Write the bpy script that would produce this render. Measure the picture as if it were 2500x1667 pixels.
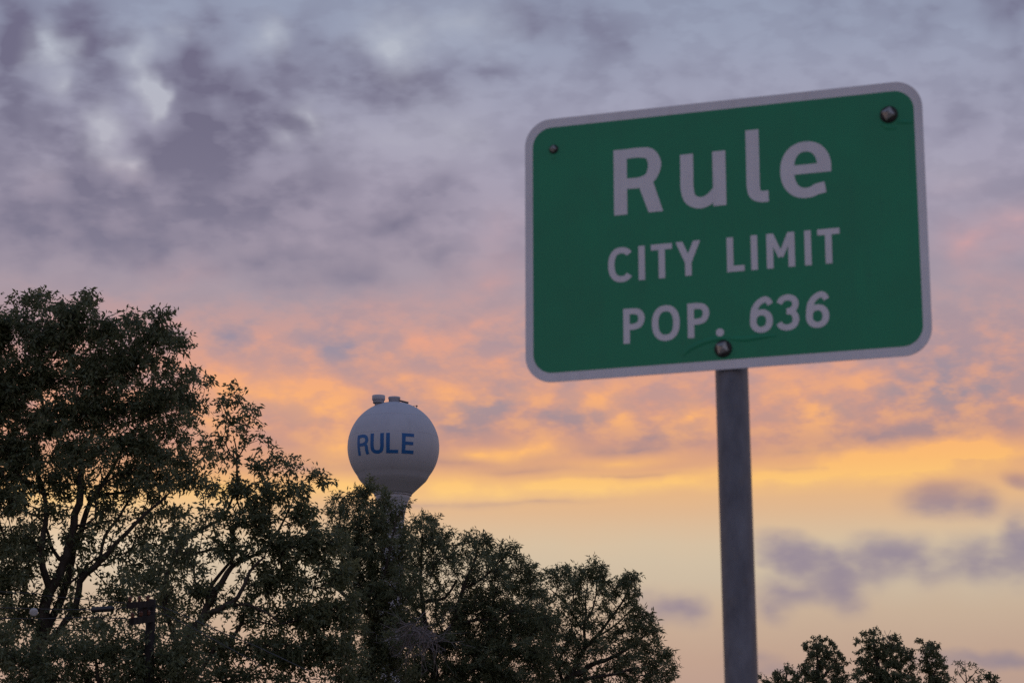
import bpy, bmesh, math, random
import numpy as np
from mathutils import Matrix, Vector

# ------------------------------------------------------------------ scene, camera, sky, sun
for o in list(bpy.data.objects):
    bpy.data.objects.remove(o)
scene = bpy.context.scene
COL = scene.collection
rng = np.random.default_rng(7)
random.seed(7)
R = math.radians

CAM_H, PITCH, LENS = 1.3, R(12.0), 85.0
FPX = LENS / 36.0 * 2500.0          # focal length in pixels of the 2500 px wide photograph
cam_data = bpy.data.cameras.new('camera')
cam = bpy.data.objects.new('camera', cam_data)
COL.objects.link(cam)
cam.location = (0, 0, CAM_H)
cam.rotation_euler = (math.pi / 2 + PITCH, 0, 0)
cam_data.lens = LENS
cam_data.sensor_width = 36
cam_data.clip_start = 0.1
cam_data.clip_end = 20000
cam_data.dof.use_dof = True
cam_data.dof.focus_distance = 150
cam_data.dof.aperture_fstop = 13
scene.camera = cam
CAM_M = Matrix.Translation((0, 0, CAM_H)) @ Matrix.Rotation(math.pi / 2 + PITCH, 4, 'X')

scene.view_settings.view_transform = 'Standard'
scene.view_settings.look = 'None'
scene.view_settings.exposure = 0
scene.view_settings.gamma = 1
scene.view_settings.use_curve_mapping = False
scene.cycles.max_bounces = 4
scene.cycles.diffuse_bounces = 3
scene.cycles.transmission_bounces = 3
scene.cycles.use_adaptive_sampling = False
scene.cycles.use_denoising = False


def lin(c):
    return tuple(((v / 255) / 12.92 if v / 255 <= .04045 else ((v / 255 + .055) / 1.055) ** 2.4) for v in c) + (1,)


def P(x, y, Y):
    """the point at ground distance Y seen at pixel (x, y) of the photograph"""
    d = np.array([(x - 1250) / FPX, (833.5 - y) / FPX, 1.0])
    c, s = math.cos(PITCH), math.sin(PITCH)
    w = np.array([d[0], d[2] * c - d[1] * s, d[2] * s + d[1] * c])
    return np.array([0, 0, CAM_H]) + w * (Y / w[1])


def azel(x, y):
    p = P(x, y, 1.0) - np.array([0, 0, CAM_H])
    p = p / np.linalg.norm(p)
    return math.degrees(math.atan2(p[0], p[1])), math.degrees(math.asin(p[2]))


DS = 2500 / 2352.0
DEG = math.degrees(1 / FPX) * DS

world = bpy.data.worlds.new('World')
scene.world = world
world.use_nodes = True
wt = world.node_tree
world.cycles.sampling_method = 'MANUAL'
world.cycles.sample_map_resolution = 256
wt.nodes.clear()


def wn(kind, **kw):
    n = wt.nodes.new(kind)
    for k, v in kw.items():
        setattr(n, k, v)
    return n


def wl(a, b):
    wt.links.new(a, b)


def wmath(op, a, b=None, c=None, clamp=False):
    n = wn('ShaderNodeMath', operation=op, use_clamp=clamp)
    for i, v in enumerate((a, b, c)):
        if v is None:
            continue
        if isinstance(v, (int, float)):
            n.inputs[i].default_value = v
        else:
            wl(v, n.inputs[i])
    return n.outputs[0]


def wrange(v, a, b, c, d, smooth=True):
    n = wn('ShaderNodeMapRange', interpolation_type='SMOOTHSTEP' if smooth else 'LINEAR')
    wl(v, n.inputs['Value'])
    for k, q in zip(('From Min', 'From Max', 'To Min', 'To Max'), (a, b, c, d)):
        n.inputs[k].default_value = q
    return n.outputs['Result']


def wramp(v, stops, lo, hi):
    """colour by elevation in degrees between lo and hi"""
    n = wn('ShaderNodeValToRGB')
    wl(wrange(v, lo, hi, 0, 1, False), n.inputs[0])
    e = n.color_ramp.elements
    n.color_ramp.interpolation = 'LINEAR'
    while len(e) < len(stops):
        e.new(0.5)
    for el, (pos, colr) in zip(e, stops):
        el.position = (pos - lo) / (hi - lo)
        el.color = lin(colr) if isinstance(colr, tuple) else (colr, colr, colr, 1)
    return n.outputs[0]


def wmix(f, a, b, mode='MIX'):
    n = wn('ShaderNodeMix', data_type='RGBA', blend_type=mode)
    if isinstance(f, (int, float)):
        n.inputs['Factor'].default_value = f
    else:
        wl(f, n.inputs['Factor'])
    for v, i in ((a, 6), (b, 7)):
        if isinstance(v, tuple):
            n.inputs[i].default_value = v
        else:
            wl(v, n.inputs[i])
    return n.outputs[2]


tc = wn('ShaderNodeTexCoord').outputs['Generated']
sep = wn('ShaderNodeSeparateXYZ')
wl(tc, sep.inputs[0])
AZ = wmath('MULTIPLY', wmath('ARCTAN2', sep.outputs[0], sep.outputs[1]), 57.29578)
EL = wmath('MULTIPLY', wmath('ARCSINE', sep.outputs[2]), 57.29578)


def wnoise(scale, detail, rough, stretch=(1, 1, 1), rot=(0, 0, 0), loc=(0, 0, 0), color=False):
    m = wn('ShaderNodeMapping')
    m.inputs['Scale'].default_value = stretch
    m.inputs['Rotation'].default_value = rot
    m.inputs['Location'].default_value = loc
    wl(tc, m.inputs['Vector'])
    n = wn('ShaderNodeTexNoise')
    n.inputs['Scale'].default_value = scale
    n.inputs['Detail'].default_value = detail
    n.inputs['Roughness'].default_value = rough
    wl(m.outputs[0], n.inputs['Vector'])
    return n.outputs['Color'] if color else n.outputs[0]


# warped azimuth / elevation, so that nothing has a geometric edge
warp = wnoise(42, 2.5, .5, color=True)
wsep = wn('ShaderNodeSeparateXYZ')
wl(warp, wsep.inputs[0])
warp2 = wnoise(11, 2, .5, (1, 1, 1.6), loc=(3, 1, 2), color=True)
wsep2 = wn('ShaderNodeSeparateXYZ')
wl(warp2, wsep2.inputs[0])


calm = wmath('ADD', wrange(EL, 8.6, 12.0, .28, 1), wrange(EL, 8.0, 6.8, 0, .6))        # the far streaks near the horizon lie level


def warped(base, a, ka, b, kb):
    return wmath('MULTIPLY_ADD', wmath('ADD', wmath('MULTIPLY', wmath('SUBTRACT', a, .5), ka),
                                       wmath('MULTIPLY', wmath('SUBTRACT', b, .5), kb)), calm, base)


AZW = warped(AZ, wsep.outputs[0], 1.9, wsep2.outputs[0], 1.2)
ELW = warped(EL, wsep.outputs[1], .95, wsep2.outputs[1], .5)
ELB = warped(EL, wsep.outputs[2], 0.35, wsep2.outputs[2], .4)
uv = wn('ShaderNodeCombineXYZ')
wl(AZW, uv.inputs[0])
wl(ELW, uv.inputs[1])


def blobs(items):
    """soft cloud masses: (x, y, rx, ry, turn in degrees, amount), in the photograph's display pixels, turned into sky directions"""
    total = None
    for (x, y, rx, ry, rot, amt) in items:
        a, e = azel(x * DS, y * DS)
        m = wn('ShaderNodeMapping', vector_type='TEXTURE')
        m.inputs['Location'].default_value = (a, e, 0)
        m.inputs['Rotation'].default_value = (0, 0, R(rot))
        m.inputs['Scale'].default_value = (rx * DEG * 2.15, ry * DEG * 2.15, 1)
        wl(uv.outputs[0], m.inputs['Vector'])
        g = wn('ShaderNodeTexGradient', gradient_type='QUADRATIC_SPHERE')
        wl(m.outputs[0], g.inputs[0])
        total = wmath('MULTIPLY_ADD', g.outputs['Fac'], amt * 1.75, total if total is not None else 0.0)
    return total


DARK_UP = [(15, 130, 60, 150, 0, .75), (210, 110, 60, 75, 0, .7), (125, 300, 65, 65, 0, .55), (200, 230, 60, 80, 0, .5), (430, 130, 75, 60, -20, .6),
           (450, 235, 90, 70, 0, .65), (505, 60, 60, 40, 0, .45), (720, 150, 95, 60, -25, .8), (860, 185, 125, 50, -12, .7), (1000, 185, 110, 40, 8, .55),
           (1110, 170, 80, 34, 0, .4), (600, 275, 120, 85, 0, .8), (480, 420, 280, 100, 8, .65), (180, 450, 210, 85, 0, .62), (350, 555, 290, 50, 6, .65),
           (570, 470, 120, 65, 15, .6), (60, 540, 120, 60, 0, .4), (430, 330, 120, 50, 0, .35), (960, 460, 75, 40, 20, .5), (900, 520, 55, 40, 20, .35),
           (1000, 590, 48, 42, 0, .5), (800, 640, 55, 30, 20, .42), (620, 600, 105, 40, -8, .45), (690, 645, 65, 30, 10, .35), (1376, 90, 105, 62, 0, .45),
           (1260, 40, 90, 50, 0, .3), (1916, 60, 45, 42, 0, .35), (1560, 170, 45, 22, 0, .25), (2160, 10, 60, 30, 0, .3), (780, 720, 60, 30, 15, .3), (2330, 60, 60, 140, 0, .25)]
DARK_MID = [(780, 790, 65, 30, 10, .4), (1110, 940, 75, 40, 12, .6), (1040, 985, 70, 30, 0, .4), (700, 1072, 110, 16, 0, .45), (1296, 960, 85, 30, 5, .5),
            (1510, 1000, 120, 26, 3, .4), (2180, 900, 160, 75, 0, .55), (2040, 995, 220, 20, 2, .6), (1456, 1030, 125, 11, 3, .55), (1850, 1035, 110, 9, 2, .4),
            (1040, 1062, 150, 13, 2, .6), (560, 780, 60, 30, 10, .35), (1330, 800, 160, 60, 10, .3), (950, 910, 40, 22, 20, .25), (1880, 950, 60, 24, 0, .35), (1200, 1080, 120, 9, 2, .4), (980, 1160, 160, 9, 1, .35), (1420, 1092, 160, 5, 1, .5), (1900, 1074, 200, 4, 1, .4), (2200, 1062, 120, 5, 1, .35), (1230, 1150, 120, 6, 2, .3)]
DARK_LOW = [(2162, 1148, 62, 30, 0, 1.2), (2248, 1153, 34, 26, 0, .5), (1805, 1264, 58, 28, -14, .8), (1850, 1290, 60, 24, -12, .5), (1918, 1312, 80, 36, -10, .55), (2046, 1280, 76, 36, -8, .85),
            (1931, 1355, 46, 34, -30, .7), (1827, 1361, 60, 24, -10, .55), (1780, 1395, 40, 22, -10, .35), (2241, 1287, 55, 40, -10, .7), (2333, 1263, 34, 58, 0, .9), (2332, 1104, 25, 14, -25, .8),
            (1546, 1390, 55, 30, -8, .8), (2290, 1522, 130, 16, 0, .5), (2130, 1310, 50, 28, -20, .3), (1790, 1530, 80, 16, 0, .25), (1740, 1500, 60, 14, 0, .15)]
BRIGHT = [(332, 195, 26, 46, 10, 1.12), (348, 235, 22, 24, 0, 0.70), (305, 118, 44, 39, 0, 0.63), (240, 302, 39, 50, 0, 1.05), (302, 370, 30, 30, 0, 0.77),
          (120, 110, 48, 50, -20, 0.70), (138, 192, 28, 26, 0, 0.49), (620, 85, 44, 39, 0, 0.70), (400, 60, 40, 26, 0, .25), (890, 110, 68, 57, 0, 0.84), (1050, 55, 130, 60, 0, .3),
          (720, 270, 33, 33, 0, 0.49), (650, 312, 26, 19, 0, 0.49), (900, 310, 190, 70, 10, .25), (1040, 320, 120, 60, 0, .25), (90, 400, 40, 30, 0, .2),
          (1085, 742, 110, 32, 18, .45), (960, 772, 70, 26, 8, .3), (640, 802, 60, 26, 0, .35), (540, 852, 75, 30, 8, .45), (590, 890, 120, 34, 5, .7), (700, 880, 90, 30, 0, .55),
          (745, 932, 105, 36, 0, .5), (950, 858, 42, 24, 0, .45), (1040, 900, 62, 36, 15, .4), (1130, 835, 70, 30, 10, .35), (775, 1030, 56, 34, 0, .65), (500, 968, 60, 50, 0, .5),
          (1100, 1040, 80, 14, 4, .6), (1220, 1034, 80, 20, 4, .75), (1426, 1060, 125, 14, 3, .55), (1376, 912, 52, 28, 10, .5), (1576, 950, 44, 40, 0, .5), (1240, 900, 60, 26, 0, .4),
          (1416, 962, 50, 20, 0, .35), (1776, 880, 56, 30, 0, .55), (1866, 945, 66, 44, 0, .4), (1976, 868, 70, 30, 0, .35), (2026, 1046, 210, 26, 2, .8), (2230, 1036, 150, 28, 0, .85),
          (790, 1120, 95, 24, 0, .9), (1060, 1122, 150, 28, 1, .85), (1280, 1116, 130, 20, 1, .8), (1480, 1110, 160, 18, 1, .9), (1830, 1096, 220, 22, 1, .95), (2080, 1078, 180, 26, 2, .75),
          (150, 1150, 330, 34, 0, .75), (520, 1120, 120, 30, 0, .6), (2216, 545, 80, 46, 10, .5), (2330, 510, 60, 46, 0, .5), (2176, 400, 60, 40, 0, .25), (2250, 640, 80, 40, 0, .25), (250, 1260, 260, 50, 0, .6), (1680, 1080, 60, 14, 0, .4), (1110, 640, 100, 50, 15, .3), (860, 700, 110, 36, 15, .3), (1120, 520, 70, 60, 0, .2), (420, 620, 60, 30, 0, .15)]

n_up = wnoise(30, 2.5, .5, (1, 1, 1.3), (0, R(20), 0))
n_fine = wnoise(75, 3, .5, (.8, .8, 1.6), (0, R(10), 0), (4, 4, 7))
n_mid = wnoise(80, 3.5, .55, (.75, .75, 1.4), (0, R(18), 0), (2, 5, 1))
n_wide = wnoise(5, 5, .55, (1, 1, 2.2), (0, R(8), 0), (9, 2, 4))
soft = lambda s, n, lo=.35, hi=1.1: wmath('MULTIPLY', s, wrange(n, .3, .68, lo, hi))
in_up = wrange(EL, 12.2, 14.2, 0, 1)
in_mid = wmath('MULTIPLY', wrange(EL, 9.0, 10.2, 0, 1), wrange(EL, 11.7, 13.6, 1, 0))
# a broken deck that carries on all round the sky, and the masses that stand in front of the camera
deck = wmath('MULTIPLY', wrange(n_wide, .48, .66, 0, .3), wrange(EL, 12, 20, 0, 1))
mott = wmath('MULTIPLY', wrange(n_mid, .45, .66, 0, .45), in_mid)
mott_b = wmath('MULTIPLY', wrange(n_mid, .53, .34, 0, .42), in_mid)
up_var = wmath('MULTIPLY', wmath('ADD', wrange(n_up, .45, .68, 0, .25), wrange(n_fine, .42, .62, 0, .16)), in_up)
DK = wmath('ADD', wmath('ADD', wmath('SUBTRACT', 1.0, wmath('EXPONENT', soft(blobs(DARK_UP), wmath('MULTIPLY_ADD', n_fine, .3, wmath('MULTIPLY', n_up, .7)), -.35, -1.55))), soft(blobs(DARK_MID), n_mid, .6)),
           wmath('ADD', wmath('ADD', wmath('SUBTRACT', 1.0, wmath('EXPONENT', soft(blobs(DARK_LOW), n_fine, -1.2, -2.8))), mott), wmath('ADD', deck, up_var)), clamp=True)
BR = wmath('ADD', soft(blobs(BRIGHT), n_mid, 1.0, .55), mott_b, clamp=True)

c_base = wramp(ELB, [(-5, (120, 100, 105)), (2.5, (172, 146, 144)), (4.5, (190, 162, 146)), (5.6, (200, 177, 155)), (6.6, (207, 192, 169)),
                     (7.3, (216, 194, 165)), (7.9, (224, 186, 149)), (8.5, (234, 184, 134)), (8.9, (228, 170, 128)), (9.5, (210, 156, 136)),
                     (10.6, (216, 158, 140)), (11.4, (204, 157, 148)), (12.3, (186, 155, 158)), (13.2, (168, 155, 168)),
                     (14.6, (168, 158, 176)), (16.5, (167, 164, 185)), (19, (156, 163, 186)), (22, (140, 153, 178)), (45, (120, 133, 162)),
                     (90, (92, 106, 142))], -10, 90)
c_dark = wramp(EL, [(0, (128, 118, 132)), (4, (146, 134, 146)), (7.3, (148, 138, 155)), (8.0, (158, 140, 150)), (8.9, (196, 148, 130)), (9.5, (172, 140, 142)),
                    (10.6, (166, 146, 154)), (12, (154, 144, 162)), (14, (127, 124, 147)), (17, (112, 110, 135)), (20, (111, 109, 136)),
                    (40, (92, 95, 118)), (90, (78, 84, 108))], -10, 90)
c_bright = wramp(EL, [(0, (215, 185, 165)), (4, (222, 200, 176)), (7.2, (236, 216, 190)), (8.3, (255, 207, 132)), (8.9, (255, 196, 118)), (9.4, (255, 186, 118)),
                      (10.6, (250, 178, 122)), (11.6, (238, 166, 136)), (12.8, (218, 162, 152)), (14.3, (208, 164, 168)),
                      (16, (184, 182, 196)), (19, (184, 190, 204)), (40, (150, 160, 182)), (90, (120, 134, 165))], -10, 90)
c_sky = wmix(BR, wmix(DK, c_base, c_dark), c_bright)

# the clear dusk air above and behind, with the sun just under the horizon ahead
SUN_EL, SUN_AZ = R(1.5), R(-6.0)
nish = wn('ShaderNodeTexSky', sky_type='NISHITA')
nish.sun_disc = False
nish.sun_elevation = SUN_EL
nish.sun_rotation = SUN_AZ
nish.altitude = 500
nish.air_density = 1.0
nish.dust_density = 2.0
nish_s = wmix(1.0, nish.outputs[0], (.06, .06, .06, 1), 'MULTIPLY')
# away from the sunset the deck goes bluer, kept bright to light the sign
away = wrange(sep.outputs[1], .86, -.35, 0, 1)
c_away = wmix(1.0, c_sky, (.99, 1.04, 1.15, 1), 'MULTIPLY')
c_all = wmix(away, c_sky, c_away)
c_all = wmix(.06, c_all, nish_s)
bg = wn('ShaderNodeBackground')
wl(c_all, bg.inputs['Color'])
bg.inputs['Strength'].default_value = 1.0
wo = wn('ShaderNodeOutputWorld')
wl(bg.outputs[0], wo.inputs['Surface'])

sun_data = bpy.data.lights.new('sun', 'SUN')
sun_data.energy = 0.25
sun_data.angle = R(12)
sun_data.color = (1.0, .72, .48)
sun = bpy.data.objects.new('sun', sun_data)
COL.objects.link(sun)
sun.rotation_euler = Vector((-math.sin(SUN_AZ) * -1, math.cos(SUN_AZ), math.tan(R(3.0)))).to_track_quat('Z', 'Y').to_euler()

# ------------------------------------------------------------------ helpers


def material(name):
    m = bpy.data.materials.new(name)
    m.use_nodes = True
    nt = m.node_tree
    b = nt.nodes['Principled BSDF']
    return m, nt, b


def mat_noise(name, c1, c2, scale=8, rough=.6, metal=0.0, detail=6, bump=0.0, bscale=None, spec=.5, stretch=(1, 1, 1), rough2=None):
    m, nt, b = material(name)
    t = nt.nodes.new('ShaderNodeTexCoord')
    mp = nt.nodes.new('ShaderNodeMapping')
    mp.inputs['Scale'].default_value = stretch
    n = nt.nodes.new('ShaderNodeTexNoise')
    n.inputs['Scale'].default_value = scale
    n.inputs['Detail'].default_value = detail
    n.inputs['Roughness'].default_value = .65
    r = nt.nodes.new('ShaderNodeValToRGB')
    r.color_ramp.elements[0].position = .32
    r.color_ramp.elements[1].position = .68
    r.color_ramp.elements[0].color = (*c1, 1)
    r.color_ramp.elements[1].color = (*c2, 1)
    nt.links.new(t.outputs['Object'], mp.inputs[0])
    nt.links.new(mp.outputs[0], n.inputs['Vector'])
    nt.links.new(n.outputs[0], r.inputs[0])
    nt.links.new(r.outputs[0], b.inputs['Base Color'])
    b.inputs['Roughness'].default_value = rough
    b.inputs['Metallic'].default_value = metal
    b.inputs['Specular IOR Level'].default_value = spec
    if rough2 is not None:
        mr = nt.nodes.new('ShaderNodeMapRange')
        mr.inputs['To Min'].default_value = rough
        mr.inputs['To Max'].default_value = rough2
        nt.links.new(n.outputs[0], mr.inputs[0])
        nt.links.new(mr.outputs[0], b.inputs['Roughness'])
    if bump:
        n2 = nt.nodes.new('ShaderNodeTexNoise')
        n2.inputs['Scale'].default_value = bscale or scale * 3
        n2.inputs['Detail'].default_value = 5
        nt.links.new(mp.outputs[0], n2.inputs['Vector'])
        bp = nt.nodes.new('ShaderNodeBump')
        bp.inputs['Strength'].default_value = bump
        bp.inputs['Distance'].default_value = .02
        nt.links.new(n2.outputs[0], bp.inputs['Height'])
        nt.links.new(bp.outputs[0], b.inputs['Normal'])
    return m


def mat_leaf(name, c1, c2, trans=.3):
    m, nt, b = material(name)
    g = nt.nodes.new('ShaderNodeNewGeometry')
    r = nt.nodes.new('ShaderNodeValToRGB')
    r.color_ramp.elements[0].color = (*c1, 1)
    r.color_ramp.elements[1].color = (*c2, 1)
    tcn = nt.nodes.new('ShaderNodeTexCoord')
    nz = nt.nodes.new('ShaderNodeTexNoise')            # some boughs carry paler, yellower leaves
    nz.inputs['Scale'].default_value = .9
    nz.inputs['Detail'].default_value = 2
    nt.links.new(tcn.outputs['Object'], nz.inputs['Vector'])
    av = nt.nodes.new('ShaderNodeMath')
    av.operation = 'MULTIPLY_ADD'
    av.inputs[1].default_value = .55
    nt.links.new(g.outputs['Random Per Island'], av.inputs[0])
    mr = nt.nodes.new('ShaderNodeMapRange')
    mr.inputs['From Min'].default_value = .32
    mr.inputs['From Max'].default_value = .68
    mr.inputs['To Max'].default_value = .5
    nt.links.new(nz.outputs[0], mr.inputs[0])
    nt.links.new(mr.outputs[0], av.inputs[2])
    nt.links.new(av.outputs[0], r.inputs[0])
    nt.links.new(r.outputs[0], b.inputs['Base Color'])
    b.inputs['Roughness'].default_value = .42
    b.inputs['Specular IOR Level'].default_value = .5
    t = nt.nodes.new('ShaderNodeBsdfTranslucent')
    hs = nt.nodes.new('ShaderNodeHueSaturation')
    hs.inputs['Value'].default_value = .9
    hs.inputs['Hue'].default_value = .47
    nt.links.new(r.outputs[0], hs.inputs['Color'])
    nt.links.new(hs.outputs[0], t.inputs['Color'])
    mx = nt.nodes.new('ShaderNodeMixShader')
    mx.inputs[0].default_value = trans
    nt.links.new(b.outputs[0], mx.inputs[1])
    nt.links.new(t.outputs[0], mx.inputs[2])
    nt.links.new(mx.outputs[0], nt.nodes['Material Output'].inputs['Surface'])
    return m


MAT = {}
MAT['bark'] = mat_noise('bark', (.035, .028, .022), (.085, .07, .056), 9, .9, bump=.6, stretch=(1, 1, .25), spec=.2)
MAT['dead'] = mat_noise('dead_twig', (.20, .17, .155), (.32, .28, .26), 12, .9, spec=.2)
MAT['leaf_a'] = mat_leaf('leaf_broad', (.112, .138, .066), (.225, .255, .130), .48)
MAT['leaf_b'] = mat_leaf('leaf_mid', (.112, .138, .066), (.225, .255, .130), .48)
MAT['leaf_c'] = mat_leaf('leaf_narrow', (.112, .138, .066), (.225, .255, .130), .48)
MAT['leaf_g'] = mat_leaf('leaf_far', (.112, .138, .066), (.225, .255, .130), .48)
MAT['ground'] = mat_noise('ground_grass', (.045, .052, .032), (.10, .10, .070), .35, .95, detail=10, bump=.4, bscale=6, spec=.1)
MAT['white'] = mat_noise('white_sheeting', (.74, .725, .74), (.82, .805, .82), 6, .42, bump=.04, bscale=180, rough2=.6)
MAT['green'] = mat_noise('green_sheeting', (.008, .240, .108), (.012, .290, .132), 4, .42, bump=.04, bscale=180, rough2=.6)


def weather(m, amount, c, layers=((9, (7, .5, 1), .5, .75, .6), (5, (1, 1, 1), .48, .72, .5), (60, (1, 1, 1), .62, .72, .7))):
    nt = m.node_tree
    b = nt.nodes['Principled BSDF']
    src = b.inputs['Base Color'].links[0].from_socket
    t = nt.nodes.new('ShaderNodeTexCoord')
    out = src
    for sc, st, lo, hi, k in layers:
        mp = nt.nodes.new('ShaderNodeMapping')
        mp.inputs['Scale'].default_value = st
        n = nt.nodes.new('ShaderNodeTexNoise')
        n.inputs['Scale'].default_value = sc
        n.inputs['Detail'].default_value = 5
        r = nt.nodes.new('ShaderNodeMapRange')
        r.inputs['From Min'].default_value = lo
        r.inputs['From Max'].default_value = hi
        r.inputs['To Max'].default_value = amount * k
        x = nt.nodes.new('ShaderNodeMix')
        x.data_type = 'RGBA'
        x.inputs[7].default_value = (*c, 1)
        nt.links.new(t.outputs['Object'], mp.inputs[0])
        nt.links.new(mp.outputs[0], n.inputs['Vector'])
        nt.links.new(n.outputs[0], r.inputs[0])
        nt.links.new(r.outputs[0], x.inputs[0])
        nt.links.new(out, x.inputs[6])
        out = x.outputs[2]
    nt.links.new(out, b.inputs['Base Color'])


weather(MAT['white'], .22, (.38, .35, .33))
weather(MAT['green'], .20, (.03, .13, .09))
MAT['galv'] = mat_noise('galvanised_steel', (.085, .097, .125), (.185, .20, .235), 26, .34, .45, bump=.10, bscale=60, stretch=(1, 1, .35), rough2=.6)
weather(MAT['galv'], .45, (.16, .145, .125), ((7, (1, 1, .12), .52, .72, .8), (40, (1, 1, .6), .6, .7, .5)))
MAT['bolt'] = mat_noise('bolt_steel', (.30, .27, .23), (.48, .45, .42), 160, .32, .9, rough2=.55)
MAT['rubber'] = mat_noise('dark_washer', (.012, .011, .010), (.03, .027, .024), 90, .6)
MAT['tank'] = mat_noise('tank_paint', (.49, .51, .57), (.57, .59, .645), .22, .5, detail=8, stretch=(1, 1, .45), rough2=.65)
weather(MAT['tank'], .3, (.27, .25, .24), ((1.6, (1, 1, .10), .52, .78, .6), (.5, (1, 1, 1), .5, .75, .3), (4, (1, 1, .3), .66, .74, .5)))
MAT['tank_trim'] = mat_noise('tank_trim_paint', (.40, .41, .43), (.52, .53, .55), 1.2, .55)
MAT['tank_dark'] = mat_noise('tank_hardware', (.08, .08, .085), (.16, .16, .165), 3, .6)
MAT['blue'] = mat_noise('blue_paint', (.006, .115, .36), (.010, .15, .43), .5, .5, stretch=(1, 1, .4))
MAT['wood'] = mat_noise('weathered_wood', (.022, .018, .016), (.055, .046, .042), 6, .9, bump=.3, stretch=(1, 1, .2), spec=.2)
MAT['wire'] = mat_noise('black_cable', (.03, .03, .032), (.06, .06, .062), 4, .5)
MAT['closure'] = mat_noise('black_plastic', (.020, .019, .021), (.04, .038, .04), 12, .4)
MAT['pale'] = mat_noise('pale_disc', (.45, .46, .46), (.6, .6, .6), 10, .4)
MAT['porcelain'] = mat_noise('brown_porcelain', (.10, .035, .022), (.16, .06, .04), 10, .3)


def mesh_obj(name, verts, faces, mat, parent=None, smooth=False, matrix=None):
    me = bpy.data.meshes.new(name)
    me.from_pydata([tuple(v) for v in verts], [], [tuple(f) for f in faces])
    me.materials.append(mat)
    if smooth:
        me.polygons.foreach_set('use_smooth', [True] * len(me.polygons))
    me.update()
    o = bpy.data.objects.new(name, me)
    COL.objects.link(o)
    if parent is not None:
        o.parent = parent
    if matrix is not None:
        o.matrix_local = matrix
    return o


def np_mesh(name, V, counts, idx, mat, parent=None, smooth=False):
    """mesh from arrays: V (n,3), face sizes and the flat list of corners"""
    me = bpy.data.meshes.new(name)
    me.vertices.add(len(V))
    me.vertices.foreach_set('co', np.ascontiguousarray(V, dtype=np.float32).ravel())
    me.loops.add(len(idx))
    me.loops.foreach_set('vertex_index', np.ascontiguousarray(idx, dtype=np.int32))
    me.polygons.add(len(counts))
    st = np.concatenate([[0], np.cumsum(counts)[:-1]]).astype(np.int32)
    me.polygons.foreach_set('loop_start', st)
    me.polygons.foreach_set('loop_total', np.asarray(counts, dtype=np.int32))
    if smooth:
        me.polygons.foreach_set('use_smooth', np.ones(len(counts), dtype=bool))
    me.materials.append(mat)
    me.update(calc_edges=True)
    me.validate()
    o = bpy.data.objects.new(name, me)
    COL.objects.link(o)
    if parent is not None:
        o.parent = parent
    return o


def thing(name, label, cat, loc=(0, 0, 0), group=None):
    o = bpy.data.objects.new(name, None)
    COL.objects.link(o)
    o.location = loc
    o.empty_display_size = .2
    o['label'] = label
    o['category'] = cat
    if group:
        o['group'] = group
    return o


def tag(o, label, cat, group=None):
    o['label'] = label
    o['category'] = cat
    if group:
        o['group'] = group
    return o


def lathe(profile, n=48, axis_pts=True):
    """surface of revolution about z from (r, z) pairs, top to bottom"""
    V, F = [], []
    for r, z in profile:
        for k in range(n):
            a = 2 * math.pi * k / n
            V.append((r * math.cos(a), r * math.sin(a), z))
    for i in range(len(profile) - 1):
        for k in range(n):
            a, b = i * n + k, i * n + (k + 1) % n
            F.append((a, a + n, b + n, b))
    F.append(tuple(range(n)))
    F.append(tuple(reversed(range((len(profile) - 1) * n, len(profile) * n))))
    return V, F


def tube(path, radii, n=10):
    path = [Vector(p) for p in path]
    V, F = [], []
    for i, p in enumerate(path):
        t = (path[min(i + 1, len(path) - 1)] - path[max(i - 1, 0)]).normalized()
        a = t.orthogonal().normalized() if abs(t.z) > .9 else t.cross(Vector((0, 0, 1))).normalized()
        b = t.cross(a)
        r = radii[i] if hasattr(radii, '__len__') else radii
        for k in range(n):
            q = 2 * math.pi * k / n
            V.append(p + (a * math.cos(q) + b * math.sin(q)) * r)
    for i in range(len(path) - 1):
        for k in range(n):
            a, b = i * n + k, i * n + (k + 1) % n
            F.append((a, b, b + n, a + n))
    F.append(tuple(reversed(range(n))))
    F.append(tuple(range((len(path) - 1) * n, len(path) * n)))
    return V, F


def box(cx, cy, cz, sx, sy, sz):
    V = [(cx + i * sx / 2, cy + j * sy / 2, cz + k * sz / 2) for i in (-1, 1) for j in (-1, 1) for k in (-1, 1)]
    F = [(0, 1, 3, 2), (4, 6, 7, 5), (0, 4, 5, 1), (2, 3, 7, 6), (0, 2, 6, 4), (1, 5, 7, 3)]
    return V, F


def merge(*parts):
    V, F = [], []
    for v, f in parts:
        o = len(V)
        V += list(v)
        F += [tuple(i + o for i in q) for q in f]
    return V, F


# ------------------------------------------------------------------ setting: ground
gv, gf = [], []
rings = [0, 3, 8, 20, 50, 120, 300, 800, 2500, 9000]
nseg = 48
gv.append((0, 0, 0))
for r in rings[1:]:
    for k in range(nseg):
        a = 2 * math.pi * k / nseg
        gv.append((r * math.cos(a), r * math.sin(a), 0))
for k in range(nseg):
    gf.append((0, 1 + k, 1 + (k + 1) % nseg))
for i in range(len(rings) - 2):
    for k in range(nseg):
        a, b = 1 + i * nseg + k, 1 + i * nseg + (k + 1) % nseg
        gf.append((a, a + nseg, b + nseg, b))
ground = mesh_obj('ground', gv, gf, MAT['ground'])
ground['kind'] = 'structure'
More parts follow.
